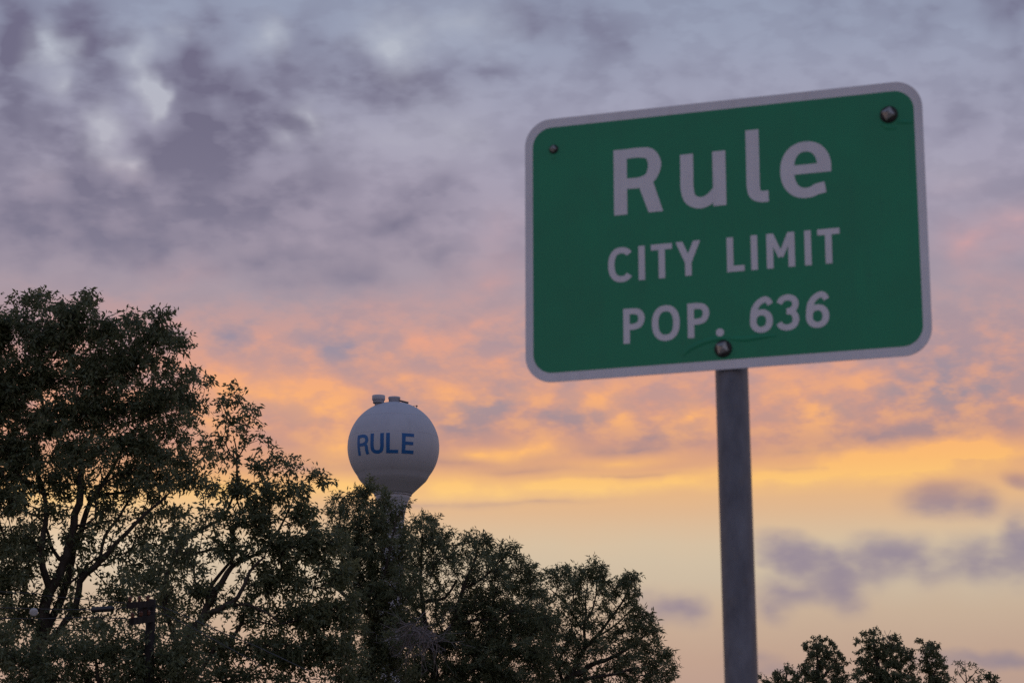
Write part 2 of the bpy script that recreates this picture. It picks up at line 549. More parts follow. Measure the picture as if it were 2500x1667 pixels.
# unseen pale strip, added to bounce light up onto the sign face
MAT['bounce'] = mat_noise('bounce_strip_pale', (.30, .28, .25), (.46, .43, .39), 5, .95, detail=10, bump=.6, bscale=40, spec=.1)
sv, sf = [], []
for i in range(61):
    x = -60 + 2 * i
    sv += [(x, -9 + .3 * math.sin(i * 1.7), .004), (x, -3, .03), (x, 3, .03), (x, 9 + .4 * math.sin(i * 1.3), .004)]
for i in range(60):
    for k in range(3):
        sf.append((4 * i + k, 4 * i + 4 + k, 4 * i + 5 + k, 4 * i + 1 + k))
bounce_strip = mesh_obj('added_bounce_strip', sv, sf, MAT['bounce'])
bounce_strip['kind'] = 'structure'

# ------------------------------------------------------------------ lettering as strokes


def dense(path, widths, closed=False, per=10, straight=False):
    """Catmull-Rom through the points, widths interpolated"""
    p = [np.array(q, float) for q in path]
    w = list(widths) if hasattr(widths, '__len__') else [widths] * len(p)
    if straight:
        out, wo_ = [], []
        for i in range(len(p) - 1):
            for t in np.linspace(0, 1, per, endpoint=False):
                out.append(p[i] * (1 - t) + p[i + 1] * t)
                wo_.append(w[i] * (1 - t) + w[i + 1] * t)
        return out + [p[-1]], wo_ + [w[-1]]
    n = len(p)
    g = (lambda i: p[i % n]) if closed else (lambda i: p[min(max(i, 0), n - 1)])
    gw = (lambda i: w[i % n]) if closed else (lambda i: w[min(max(i, 0), n - 1)])
    out, wo_ = [], []
    for i in range(n if closed else n - 1):
        for t in np.linspace(0, 1, per, endpoint=False):
            a, b, c, d = g(i - 1), g(i), g(i + 1), g(i + 2)
            out.append(.5 * (2 * b + (c - a) * t + (2 * a - 5 * b + 4 * c - d) * t * t + (3 * b - a - 3 * c + d) * t ** 3))
            wo_.append(gw(i) * (1 - t) + gw(i + 1) * t)
    if not closed:
        out.append(p[-1])
        wo_.append(w[-1])
    return out, wo_


def stroke(path, widths, closed=False, **kw):
    pts, w = dense(path, widths, closed, **kw)
    n = len(pts)
    L, Rr = [], []
    for i in range(n):
        a = pts[(i - 1) % n] if closed or i else pts[i]
        b = pts[(i + 1) % n] if closed or i < n - 1 else pts[i]
        t = (b - a) / (np.linalg.norm(b - a) + 1e-9)
        nn = np.array([-t[1], t[0]])
        L.append(pts[i] + nn * w[i] / 2)
        Rr.append(pts[i] - nn * w[i] / 2)
    return L, Rr, closed


def ring(cx, cy, rx, ry, a0, a1, wv, wh, e=2.3, n=40, extra=None):
    """elliptic stroke: wv where it runs upright, wh where it runs level"""
    full = abs(a1 - a0) >= 359.9
    pts, ws = [], []
    for t in np.linspace(a0, a1, n + (0 if full else 1), endpoint=not full):
        c, s = math.cos(R(t)), math.sin(R(t))
        pts.append((cx + rx * math.copysign(abs(c) ** (2 / e), c), cy + ry * math.copysign(abs(s) ** (2 / e), s)))
        ws.append(wv * c * c + wh * s * s)
    if extra:
        pts.append(extra)
        ws.append(ws[-1])
    return stroke(pts, ws, full, per=2)


def bar(x0, y0, x1, y1, w):
    return stroke([(x0, y0), (x1, y1)], w, straight=True, per=8)


def quad(a, b, c, d):
    """a-b top edge, d-c bottom edge"""
    a, b, c, d = map(np.array, (a, b, c, d))
    ts = np.linspace(0, 1, 6)
    return [a * (1 - t) + d * t for t in ts], [b * (1 - t) + c * t for t in ts], False


def glyph_mesh(pieces, mapf, thick):
    """solid strips from stroke pieces; each piece sits a hair above the one before"""
    V, F = [], []
    for k, (L, Rr, closed) in enumerate(pieces):
        o = len(V)
        n = len(L)
        for a, b in zip(L, Rr):
            V += [mapf(a[0], a[1], thick + k * thick * .25), mapf(b[0], b[1], thick + k * thick * .25), mapf(b[0], b[1], 0), mapf(a[0], a[1], 0)]
        for i in range(n if closed else n - 1):
            p, q = o + 4 * i, o + 4 * ((i + 1) % n)
            F += [(p, p + 1, q + 1, q), (p + 1, p + 2, q + 2, q + 1), (p + 3, p, q, q + 3)]
        if not closed:
            F += [(o + 3, o + 2, o + 1, o), (o + 4 * n - 4, o + 4 * n - 3, o + 4 * n - 2, o + 4 * n - 1)]
    return V, F


# millimetres on the sign face, origin at its middle
W1, W2 = 31, 14.8
TOP, BOT = -11.6, -91.2
T3, B3 = -155.5, -235.5


def g_P(x, top, bot):
    b = top - 31
    return [bar(x + W2 / 2, top, x + W2 / 2, bot, W2),
            stroke([(x + W2 - 2, top - 7), (x + 24, top - 7), (x + 37, top - 11), (x + 42.2, top - 24), (x + 37, top - 38), (x + 24, top - 42.5), (x + W2 - 2, top - 42.5)],
                   [13.5, 13.5, 14, W2, 14, 13.5, 13.5], per=8)]


def g_6(x, cy_shift=0):
    cx, cy = x + 25.3, -208.5 + cy_shift
    return [ring(cx, cy, 18.2, 19.6, 0, 360, 14.8, 13.5, 2.2),
            stroke([(x + 46, -172 + cy_shift), (x + 41, -163.5 + cy_shift), (x + 33, -160.3 + cy_shift), (x + 19, -168 + cy_shift), (x + 9.6, -184 + cy_shift), (x + 7.3, -208 + cy_shift)],
                   [13, 13.5, 13.5, 14, 14.5, 14.6], per=8)]


GLYPHS = [
    # Rule
    [bar(-230.1, 218.7, -230.1, 63.9, W1),
     stroke([(-217, 207.2), (-184, 207.2), (-160, 201), (-149.6, 176), (-160, 147), (-184, 136.5), (-217, 136.5)], [23, 23.5, 27, 31, 27, 25, 25], per=10),
     quad((-187.5, 128), (-155, 140), (-131.5, 63.9), (-165, 63.9))],
    [stroke([(-75.2, 192), (-75.2, 150), (-75.2, 112), (-68, 86), (-46, 75.0), (-24, 82), (-6, 101)], [30, 30, 30, 28, 26.5, 25, 22], per=10),
     bar(-.9, 192, -.9, 64.2, 30)],
    [stroke([(76, 233.6), (76, 160), (76, 104), (80, 84), (94, 76.2), (110, 76)], [30, 30, 30, 28, 26, 26], per=10)],
    [ring(195, 128.3, 41.8, 53.6, 5, 300, 31, 23.5, 2.25, extra=(237.5, 84.5)), bar(155, 129.7, 251.8, 129.7, 21.5)],
    # CITY
    [ring(-230.2, -52.4, 23.4, 33.6, 42, 318, W2, 14, 2.35)],
    [bar(-183, TOP - 1, -183, BOT - 1, W2)],
    [bar(-161.2, TOP - 7.5, -112.6, TOP - 7.5, 13.5), bar(-136.6, TOP - 12, -136.6, BOT - .8, W2)],
    [quad((-104.6, TOP), (-88.6, TOP), (-68.4, -58), (-83.2, -62)), quad((-64, TOP), (-47.8, TOP), (-68.4, -62), (-83.2, -58)), bar(-75.8, -57, -75.8, BOT - .3, W2)],
    # LIMIT
    [bar(19.6, TOP, 19.6, BOT, W2), bar(22, BOT + 6.8, 51.6, BOT + 6.8, 13.6)],
    [bar(74.1, TOP, 74.1, BOT, W2)],
    [bar(109.3, TOP, 109.3, BOT, W2), bar(157.6, TOP, 157.6, BOT, W2),
     quad((103, TOP), (117.5, TOP), (138.5, -62), (128.5, -69)), quad((149.5, TOP), (164, TOP), (138.5, -69), (128.5, -62))],
    [bar(194.2, TOP, 194.2, BOT, W2)],
    [bar(215.8, TOP - 7, 265.2, TOP - 7, 13.5), bar(240, TOP - 12, 240, BOT, W2)],
    # POP. 636
    g_P(-227.4, T3, B3 - .4),
    [ring(-129.8, -195.6, 24.3, 33.7, 0, 360, W2, 14, 2.35)],
    g_P(-80, T3, B3 + 1),
    [ring(-7.3, -226.8, 4.6, 4.6, 0, 360, 9.0, 9.0, 2, 24)],
    g_6(60.8, 0),
    [stroke([(127, -172.5), (133, -163.5), (146, -159.8), (159, -165), (162.6, -176), (157, -187.5), (143, -191.2)], [13, 13.5, 13.5, 14, 14.6, 13.6, 12.5], per=8),
     stroke([(143, -191.2), (157, -195), (163, -208.5), (158.5, -222), (144.5, -227.6), (131, -224), (125.5, -216)], [12.5, 13.6, 14.8, 14, 13.5, 13.5, 13], per=8)],
    g_6(185.4, 1.2),
]

# ------------------------------------------------------------------ the city limit sign
rv = Vector((-0.24188863519818743, -0.31222676750993483, 0.03927671926171658))
SIGN_M = CAM_M @ Matrix.Translation((0.4649113691153042, 0.2403776500038791, -5.377868593306982)) @ Matrix.Rotation(rv.length, 4, rv.normalized())
SW, SH = .914, .914 / 1.47128


def rounded(w, h, r, n=10):
    pts = []
    for cx, cy, a0 in ((w / 2 - r, h / 2 - r, 0), (-w / 2 + r, h / 2 - r, 90), (-w / 2 + r, -h / 2 + r, 180), (w / 2 - r, -h / 2 + r, 270)):
        for k in range(n + 1):
            a = R(a0 + 90 * k / n)
            pts.append((cx + r * math.cos(a), cy + r * math.sin(a)))
    return pts


def plate(pts, z0, z1):
    n = len(pts)
    V = [(x, y, z1) for x, y in pts] + [(x, y, z0) for x, y in pts]
    F = [tuple(range(n)), tuple(reversed(range(n, 2 * n)))]
    F += [(i, n + i, n + (i + 1) % n, (i + 1) % n) for i in range(n)]
    return V, F


post_top_local = Vector((.0065, -SH / 2 + .02, -.045))
pt = SIGN_M @ post_top_local
# foot of the post: where its lean in the photograph carries it
pb_dir = P(1810, 1667, pt.y - .01) - np.array(pt)
k_down = -pt.z / pb_dir[2]
foot = Vector(np.array(pt) + pb_dir * k_down)
sign = thing('city_limit_sign', 'green city limit sign with white lettering on a round steel post', 'road sign', foot)
axis = (pt - foot).normalized()
post_up = pt + axis * .30
pv, pf = tube([foot - foot, (pt - foot) * .3, (pt - foot) * .7, pt - foot, post_up - foot], .0365, 40)
post = mesh_obj('post', pv, pf, MAT['galv'], sign, True)
for i in (-1, -2):
    post.data.polygons[len(post.data.polygons) + i].use_smooth = False
panel_m = Matrix.Translation(-foot) @ SIGN_M
panel = mesh_obj('sign_panel', *plate(rounded(SW, SH, .062, 12), -.0035, 0), MAT['white'], sign, False, panel_m)
panel['label'] = 'aluminium panel with white border'
field = mesh_obj('green_field', *plate(rounded(.8763, .5790, .045, 12), 0, .0004), MAT['green'], panel)
for gl in GLYPHS:
    V, F = glyph_mesh(gl, lambda x, y, z: (x / 1000, y / 1000, z + .0004), .0004)
    mesh_obj('letter', V, F, MAT['white'], panel)


def ridge(path, w, h):
    """a low fold in the sheeting"""
    pts, _ = dense([(x / 1000, y / 1000) for x, y in path], 1, per=6)
    V, F = [], []
    n = len(pts)
    for i, p in enumerate(pts):
        t = pts[min(i + 1, n - 1)] - pts[max(i - 1, 0)]
        t = t / np.linalg.norm(t)
        q = np.array([-t[1], t[0]])
        s = math.sin(math.pi * (i + .3) / (n - .4)) ** .6
        for off, z in ((1.6, 0), (.25, h * s), (-.45, h * s * .75), (-1.1, 0)):
            r = p + q * off * w * s
            V.append((r[0], r[1], .00045 + z))
    for i in range(n - 1):
        for k in range(3):
            F.append((4 * i + k, 4 * i + k + 1, 4 * i + k + 5, 4 * i + k + 4))
    return V, F


for path, w, h in (([(-92, -274), (-78, -261), (-45, -247), (-10, -241), (8, -243)], .005, .0028),
                   ([(10, -241), (28, -245), (51, -247), (85, -245), (120, -244)], .005, .0028),
                   ([(362, 220), (374, 209), (386, 205), (400, 203)], .005, .002),
                   ([(398, 215), (410, 216), (424, 214), (437, 213)], .004, .002),
                   ([(-400, 250), (-397, 243), (-391, 240)], .004, .0016), ([(-385, 226), (-386, 220), (-390, 213)], .004, .0016)):
    mesh_obj('crease', *ridge(path, w, h), MAT['green'], panel, True)


def make_bolt(x, y, s, turn):
    b = mesh_obj('bolt', *lathe([(.0005 * s, .0062 * s), (.010 * s, .0062 * s), (.0185 * s, .0040 * s), (.0200 * s, 0)], 28), MAT['rubber'], sign, True,
                 panel_m @ Matrix.Translation((x / 1000, y / 1000, .0004)) @ Matrix.Rotation(R(turn), 4, 'Z'))
    h = .0118 * s
    V = [(a * h, c * h, .0060 * s) for a, c in ((-1, -1), (1, -1), (1, 1), (-1, 1))]
    V += [(a * h * .93, c * h * .93, .0115 * s) for a, c in ((-1, -1), (1, -1), (1, 1), (-1, 1))]
    V += [(a * h * .25, c * h * .25, .0160 * s) for a, c in ((-1, -1), (1, -1), (1, 1), (-1, 1))]
    V += [(a * h * .18, c * h * .18, .0135 * s) for a, c in ((-1, -1), (1, -1), (1, 1), (-1, 1))]
    F = []
    for l in range(3):
        for k in range(4):
            a, c = l * 4 + k, l * 4 + (k + 1) % 4
            F.append((a, c, c + 4, a + 4))
    F.append((12, 13, 14, 15))
    mesh_obj('bolt_head', V, F, MAT['bolt'], b)


make_bolt(383.4, 236.1, 1.0, 28)
make_bolt(-387.7, 236.5, .55, 40)
make_bolt(-.8, -264.3, 1.0, 14)
# clamp that holds the panel to the post, behind it
for yy in (-.25, -.10):
    V, F = box(.02, yy, -.024, .14, .035, .038)
    mesh_obj('clamp', V, F, MAT['galv'], sign, False, panel_m)

# ------------------------------------------------------------------ the water tower
TY = 210.0
tc_ = P(960.5, 1092, TY)
depth_t = float((Vector(tc_) - Vector((0, 0, CAM_H))).dot(Vector((0, math.cos(PITCH), math.sin(PITCH)))))
U = depth_t / FPX                       # metres per photograph pixel at the tower
TR = 112 * U
tower = thing('water_tower', 'white spherical water tower with blue RULE lettering behind the trees', 'water tower', (tc_[0], tc_[1], 0))
to_cam = math.atan2(-tc_[1], -tc_[0])   # direction from the tower to the camera
tzc = tc_[2]
TROT = Matrix.Rotation(to_cam + math.pi / 2, 4, 'Z')      # local -y looks at the camera


def tower_part(name, V, F, mat, parent=None, smooth=True, m=None):
    base = Matrix.Translation((0, 0, tzc)) @ TROT
    if parent is None:
        return mesh_obj(name, V, F, mat, tower, smooth, base @ (m or Matrix()))
    return mesh_obj(name, V, F, mat, parent, smooth, m or Matrix())


prof = []
for a in np.linspace(89.5, -38, 60):
    prof.append((112 * math.cos(R(a)), 112 * math.sin(R(a))))
for r, z in ((84.2, -77), (80, -83), (70, -92.5), (60, -102), (50, -111.5), (44.2, -117.5)):
    prof.append((r, z))
tank = tower_part('tank', *lathe([(r * U, z * U) for r, z in prof], 96), MAT['tank'])
stem = [(43.6, -117.6), (40, -127), (35.5, -138), (31.5, -152), (29, -168), (27.5, -190), (27, -230), (27, -tzc / U + 170), (32, -tzc / U + 120), (48, -tzc / U + 40), (62, -tzc / U - .3 / U)]
tower_part('stem', *lathe([(r * U, z * U) for r, z in stem], 64), MAT['tank'])
tr = [(43.5, -115.6), (45.4, -116.2), (46, -117.6), (45.4, -119), (43.2, -119.6)]
tower_part('rim_band', *lathe([(r * U, z * U) for r, z in tr], 64), MAT['tank_trim'])

for lat in (38, 12, -24):
    rr0, zz0 = 112 * math.cos(R(lat)), 112 * math.sin(R(lat))
    bead = [((rr0 + .28 * math.cos(a)) * U, (zz0 + .28 * math.sin(a)) * U) for a in np.linspace(math.pi / 2, -math.pi / 2, 5)]
    tower_part('weld_seam', *lathe(bead, 96), MAT['tank'], tank)


def sphere_map(lon, lat, z):
    r = TR + .006 + z
    la, lo = R(lat), R(lon)
    return (r * math.cos(la) * math.sin(lo), -r * math.cos(la) * math.cos(lo), r * math.sin(la))


LT, LB = 8.8, -16.4
tw = 4.5
mid = (LT + LB) / 2
TL = [
    [bar(-48.6, LT, -48.6, LB - .4, tw),
     stroke([(-47, LT - 2), (-41, LT - 2), (-36.8, LT - 3.4), (-35.0, LT - 7), (-36.6, LT - 11), (-41, LT - 12.6), (-47, LT - 12.6)], [4, 4, 4.2, 4.5, 4.2, 4, 4], per=8),
     stroke([(-38.5, LT - 12.6), (-36.0, LT - 15), (-35.6, LT - 20), (-34.6, LB)], [3.6, 4.2, 4.4, 4.4], per=8)],
    [stroke([(-27.3, LT), (-27.3, LT - 9), (-27.3, LB + 8), (-25.6, LB + 3.6), (-20.8, LB + 2.0), (-16.0, LB + 3.6), (-14.3, LB + 8), (-14.3, LT - 9), (-14.3, LT)], tw, per=8)],
    [bar(-6.8, LT, -6.8, LB, tw), bar(-7, LB + 2.1, 6.0, LB + 2.1, 4.2)],
    [bar(12.7, LT, 12.7, LB, tw), bar(12, LT - 2.1, 26.2, LT - 2.1, 4.2), bar(12, mid + .2, 25.0, mid + .2, 4.0), bar(12, LB + 2.1, 26.2, LB + 2.1, 4.2)],
]
for gl in TL:
    V, F = glyph_mesh(gl, sphere_map, .012)
    tower_part('letter', V, F, MAT['blue'], tank, False)


def on_top(px_x, toward):
    """a place on the crown of the tank: pixels right of the axis, and towards the viewer"""
    z = math.sqrt(112 ** 2 - px_x ** 2 - toward ** 2)
    return Matrix.Translation((px_x * U, -toward * U, z * U))


vent = tower_part('vent', *lathe([(q * U, z * U) for q, z in ((.5, 21.4), (15.4, 21.2), (15.9, 20.5), (15.9, 10.2), (15.0, 9.4), (13.9, 9.6), (13.7, 3.4), (12.4, 2.4), (9.4, 2.6), (9.0, -12))], 36), MAT['tank'], m=on_top(-37.5, 14))
tower_part('vent_band', *lathe([(q * U, z * U) for q, z in ((13.2, 2.9), (13.0, 1.4), (9.2, .8))], 36), MAT['tank_dark'], vent)
hatch = tower_part('hatch', *lathe([(q * U, z * U) for q, z in ((.5, 12.2), (14.2, 12.0), (14.9, 11.4), (14.9, 7.6), (13.6, 7.2), (13.4, -10))], 36), MAT['tank'], m=on_top(.8, 6))
V, F = box(22 * U, 0, 4.4 * U, 22 * U, 14 * U, 2.2 * U)
tower_part('hatch_platform', *box(0, 0, 0, 24 * U, 12 * U, 2.4 * U), MAT['tank_dark'], smooth=False,
           m=on_top(24, 6) @ Matrix.Translation((0, 0, 3.4 * U)) @ Matrix.Rotation(R(14), 4, 'Y'))
lamp = tower_part('warning_lamp', *lathe([(q * U, z * U) for q, z in ((.4, 7.4), (1.8, 7.0), (2.6, 5.4), (2.2, 4.4), (.9, 4.0), (.7, -3))], 16), MAT['tank_dark'], m=on_top(56, 6))
tower_part('lamp_conduit', *tube([(-9 * U, 0, 5.4 * U), (-4 * U, 0, 5.8 * U), (0, 0, 5.8 * U)], .5 * U, 8), MAT['tank_dark'], lamp)

# ------------------------------------------------------------------ trees


def spline3(pts, step):
    """resample a 3-D polyline with radii through Catmull-Rom; pts rows are x, y, z, r"""
    p = np.array(pts, float)
    out = []
    n = len(p)
    for i in range(n - 1):
        a, b, c, d = p[max(i - 1, 0)], p[i], p[i + 1], p[min(i + 2, n - 1)]
        k = max(2, int(np.linalg.norm(c[:3] - b[:3]) / step))
        for t in np.linspace(0, 1, k, endpoint=False):
            out.append(.5 * (2 * b + (c - a) * t + (2 * a - 5 * b + 4 * c - d) * t * t + (3 * b - a - 3 * c + d) * t ** 3))
    out.append(p[-1])
    return np.array(out)


def lumpy(p, s, seed):
    """smooth pseudo-noise in [0, 1] for thinning"""
    r = np.random.default_rng(seed)
    v = np.zeros(len(p))
    for k in range(7):
        w = r.normal(size=3) * s * (1 + .35 * k)
        v += np.sin(p @ w + r.uniform(0, 6.28)) / (1 + .25 * k)
    return .5 + v / 7.5


def prisms(A, B, ra, rb, n):
    """tapered n-sided tubes from A to B"""
    t = B - A
    t = t / (np.linalg.norm(t, axis=1, keepdims=True) + 1e-9)
    ref = np.where(np.abs(t[:, 2:3]) > .95, np.array([[1., 0, 0]]), np.array([[0, 0, 1.]]))
    ref = np.where(np.abs(t[:, 2:3]) > .6, np.array([[0, 1., 0]]), ref)
    a = np.cross(t, ref)
    a /= np.linalg.norm(a, axis=1, keepdims=True) + 1e-9
    b = np.cross(t, a)
    ang = np.arange(n) * 2 * math.pi / n
    cs, sn = np.cos(ang)[None, :, None], np.sin(ang)[None, :, None]
    d = a[:, None, :] * cs + b[:, None, :] * sn
    lo = (A - t * ra[:, None] * .3)[:, None, :] + d * ra[:, None, None]
    hi = (B + t * rb[:, None] * .3)[:, None, :] + d * rb[:, None, None]
    V = np.concatenate([lo, hi], 1).reshape(-1, 3)
    base = (np.arange(len(A)) * 2 * n)[:, None, None]
    k = np.arange(n)
    f = np.stack([k, (k + 1) % n, n + (k + 1) % n, n + k], 1)[None]
    return V, (base + f).reshape(-1)


def leaf_cloud(nodes, dirs, per, spray, ll, lw, droop, seed, rosette=.5):
    """rhombic leaflets in sprays about each twig end"""
    r = np.random.default_rng(seed)
    n = len(nodes)
    shoots = 4
    ax = dirs[:, None, :] * .55 + r.normal(size=(n, shoots, 3)) * .62 + np.array([0, 0, .28])
    ax /= np.linalg.norm(ax, axis=2, keepdims=True)
    sl = spray * r.uniform(.45, 1.15, size=(n, shoots, 1))
    k = max(2, per // shoots)
    t = 1 - r.uniform(0, 1, size=(n, shoots, k, 1)) ** 1.5 * (1 - rosette * .35)
    pos = nodes[:, None, None, :] + ax[:, :, None, :] * sl[:, :, None, :] * t + r.normal(size=(n, shoots, k, 3)) * spray * .10
    pos[..., 2] -= droop * .25 * (sl[:, :, None, 0] * t[..., 0]) ** 2
    d = ax[:, :, None, :] * .45 + r.normal(size=(n, shoots, k, 3)) * .75
    d[..., 2] -= droop
    d /= np.linalg.norm(d, axis=3, keepdims=True)
    q = np.cross(d, r.normal(size=d.shape))
    q /= np.linalg.norm(q, axis=3, keepdims=True) + 1e-9
    up = np.cross(q, d)
    L = ll * r.uniform(.5, 1.3, size=d.shape[:3] + (1,))
    Wd = lw * r.uniform(.75, 1.2, size=d.shape[:3] + (1,))
    p0 = pos
    p1 = pos + d * L * .42 + q * Wd * .5 + up * Wd * .12
    p2 = pos + d * L
    p2[..., 2] -= L[..., 0] * .12
    p3 = pos + d * L * .42 - q * Wd * .5 + up * Wd * .12
    V = np.stack([p0, p1, p2, p3], 3).reshape(-1, 3)
    m = len(V) // 4
    tri = np.array([0, 1, 2, 0, 2, 3])
    return V, (np.arange(m)[:, None] * 4 + tri).reshape(-1), m


def build_tree(name, label, Y, foot_px, limbs, clumps, leaf, per, spray, ll, lw, density, droop=.25, tip_r=.006, group=None,
               seed=1, shrink=.45, thin=.30, bf=.45, crown_depth=1.0, envelope=(), wood='bark'):
    """limbs: lists of (x, y, depth offset m, radius m) in photograph pixels, clumps: (x, y, rx, ry, fill[, depth offset])"""
    r = np.random.default_rng(seed)
    mpp = Y / FPX / math.cos(PITCH) * 1.0
    base = P(foot_px[0], foot_px[1], Y)
    gx = base[0] + (base[0] - P(foot_px[0], foot_px[1] - 100, Y)[0])
    root = np.array([gx, Y, 0.0])
    tree = thing(name, label, 'tree', tuple(root), group)
    # hand-laid trunk and limbs
    pos, par, rad, fixed = [], [], [], []
    chains = []
    for li, limb in enumerate(limbs):
        pts = []
        for (x, y, dz, rr) in limb:
            q = P(x, y, Y + dz)
            pts.append((*q, rr))
        if li == 0:
            pts = [(*root, pts[0][3] * 1.5), (*(np.array(pts[0][:3]) * .35 + root * .65), pts[0][3] * 1.1)] + pts
        s = spline3(pts, .35)
        s[1:, :3] += r.normal(size=(len(s) - 1, 3)) * np.minimum(s[1:, 3:4] * .25, .03)
        start = -1
        if li > 0:
            P_ = np.array(pos)
            start = int(np.argmin(np.linalg.norm(P_ - s[0, :3], axis=1)))
        for i, q in enumerate(s):
            pos.append(q[:3])
            par.append(start if i == 0 else len(pos) - 2)
            rad.append(q[3])
    nf = len(pos)
    # twig ends through the crown
    pts, offs = [], []
    for cl in clumps:
        x, y, rx, ry, fill = cl[:5]
        dz = cl[5] if len(cl) > 5 else 0.0
        ax_, ay_ = max(rx * mpp - spray * shrink, .08), max(ry * mpp - spray * shrink, .06)
        ad = (.5 * (ax_ + ay_)) * crown_depth + .25
        cnt = int(density * fill * math.pi * ax_ * ay_ * (.6 + .55 * ad)) + 2
        g = r.normal(size=(cnt * 2, 3))
        g = g / np.linalg.norm(g, axis=1, keepdims=True) * r.uniform(0, 1, size=(cnt * 2, 1)) ** .42
        c = P(x, y, Y + dz)
        q = c + g * np.array([ax_, ad, ay_])
        keep = lumpy(q, 2.2, seed + 5) > thin * r.uniform(.6, 1.4, size=len(q))
        pts.append(q[keep][:cnt])
    for poly, per_m2, inset, half in envelope:
        poly = np.array(poly, float) * DS
        lo, hi = poly.min(0), poly.max(0)
        cnt = int((hi - lo).prod() * mpp * mpp * per_m2)
        xy = r.uniform(lo, hi, size=(cnt, 2))
        inside = np.zeros(cnt, bool)
        dist = np.full(cnt, np.inf)
        for a, b in zip(poly, np.roll(poly, -1, 0)):
            cross = (a[1] > xy[:, 1]) != (b[1] > xy[:, 1])
            with np.errstate(divide='ignore', invalid='ignore'):
                xx = (b[0] - a[0]) * (xy[:, 1] - a[1]) / (b[1] - a[1] + 1e-9) + a[0]
            inside ^= cross & (xy[:, 0] < xx)
            t = np.clip(((xy - a) @ (b - a)) / ((b - a) @ (b - a)), 0, 1)
            dist = np.minimum(dist, np.linalg.norm(xy - a - t[:, None] * (b - a), axis=1))
        xy = xy[inside & (dist > inset)]
        pts.append(np.array([P(x, y, Y + .5 + d) for (x, y), d in zip(xy, r.normal(size=len(xy)) * half)]).reshape(-1, 3))
    q = np.concatenate(pts)
    q = q[q[:, 2] > .3]
    # join each to the tree at the cheapest place (near, and not too far along from the root)
    allp = np.concatenate([np.array(pos), q])
    n = len(allp)
    plen = np.zeros(n)
    for i in range(nf):
        if par[i] >= 0:
            plen[i] = plen[par[i]] + np.linalg.norm(allp[i] - allp[par[i]])
    parent = np.full(n, -1)
    parent[:nf] = par
    best = np.full(n, np.inf)
    bp = np.full(n, -1)
    free = np.ones(n, bool)
    free[:nf] = False
    thick = np.array(rad)
    for i in range(nf):
        d = np.linalg.norm(allp[nf:] - allp[i], axis=1) + bf * plen[i] + .25 * max(0, thick[i] - .05) * 8
        b = d < best[nf:]
        best[nf:][b] = d[b]
        bp[nf:][b] = i
    order = []
    for _ in range(n - nf):
        j = int(np.argmin(np.where(free, best, np.inf)))
        free[j] = False
        p = bp[j]
        parent[j] = p
        plen[j] = plen[p] + np.linalg.norm(allp[j] - allp[p])
        order.append(j)
        d = np.linalg.norm(allp - allp[j], axis=1) + bf * plen[j]
        b = free & (d < best)
        best[b] = d[b]
        bp[b] = j
    # pipe-model radii
    R2 = np.zeros(n)
    ex = 2.35
    for j in reversed(order):
        if R2[j] == 0:
            R2[j] = tip_r ** ex
        R2[parent[j]] += R2[j]
    rr = np.maximum(R2, tip_r ** ex) ** (1 / ex)
    rr[:nf] = np.maximum(np.array(rad), np.minimum(rr[:nf], np.array(rad) * 1.5))
    ch = np.array([i for i in range(n) if parent[i] >= 0])
    pr = parent[ch]
    # sag the long edges a little by inserting a middle point
    A, B = allp[pr], allp[ch]
    ra = np.where(pr < nf, np.minimum(rr[pr], rr[ch] * 1.35), np.minimum(rr[pr], rr[ch] * 1.6))
    isf = ch < nf
    ra = np.where(isf, rr[pr], ra)
    rb = rr[ch]
    Ln = np.linalg.norm(B - A, axis=1)
    mid_ = .5 * (A + B) + r.normal(size=A.shape) * (Ln * .07)[:, None] * (~isf)[:, None]
    mid_[:, 2] += np.where(isf, 0, -.05 * Ln)
    rm = .5 * (ra + rb)
    Vt, It = prisms(A[isf], B[isf], ra[isf], rb[isf], 10)
    trunk = np_mesh('trunk', Vt - root, np.full(len(It) // 4, 4), It, MAT[wood], tree, True)
    Aa = np.concatenate([A[~isf], mid_[~isf]])
    Bb = np.concatenate([mid_[~isf], B[~isf]])
    r1 = np.concatenate([ra[~isf], rm[~isf]])
    r2 = np.concatenate([rm[~isf], rb[~isf]])
    Vb, Ib = prisms(Aa, Bb, r1, r2, 4)
    np_mesh('branches', Vb - root, np.full(len(Ib) // 4, 4), Ib, MAT[wood], tree, True)['kind'] = 'stuff'
    if leaf:
        tips = np.arange(nf, n)
        dirs = allp[tips] - allp[parent[tips]]
        dirs /= np.linalg.norm(dirs, axis=1, keepdims=True) + 1e-9
        Vl, Il, m = leaf_cloud(allp[tips], dirs, per, spray, ll, lw, droop, seed + 3)
        np_mesh('crown', Vl - root, np.full(len(Il) // 3, 3), Il, MAT[leaf], tree)['kind'] = 'stuff'
        LEAVES.append((name, len(tips), m))
    return tree


LEAVES = []
D = lambda L: [(x * DS, y * DS, rx * DS, ry * DS, *rest) for (x, y, rx, ry, *rest) in L]
C4 = lambda L: [(x / 3.033, 1150 + y / 3.033, *rest) for (x, y, *rest) in L]
C5 = lambda L: [(600 + x / 3.033, 1150 + y / 3.033, rx / 3.033, ry / 3.033, *rest) for (x, y, rx, ry, *rest) in L]
C5l = lambda L: [(600 + x / 3.033, 1150 + y / 3.033, *rest) for (x, y, *rest) in L]
C6 = lambda L: [(1150 + x / 4.273, 1300 + y / 4.273, rx / 4.273, ry / 4.273, *rest) for (x, y, rx, ry, *rest) in L]
C6l = lambda L: [(1150 + x / 4.273, 1300 + y / 4.273, *rest) for (x, y, *rest) in L]
C7 = lambda L: [(1700 + x / 2.94, 1400 + y / 2.94, rx / 2.94, ry / 2.94, *rest) for (x, y, rx, ry, *rest) in L]
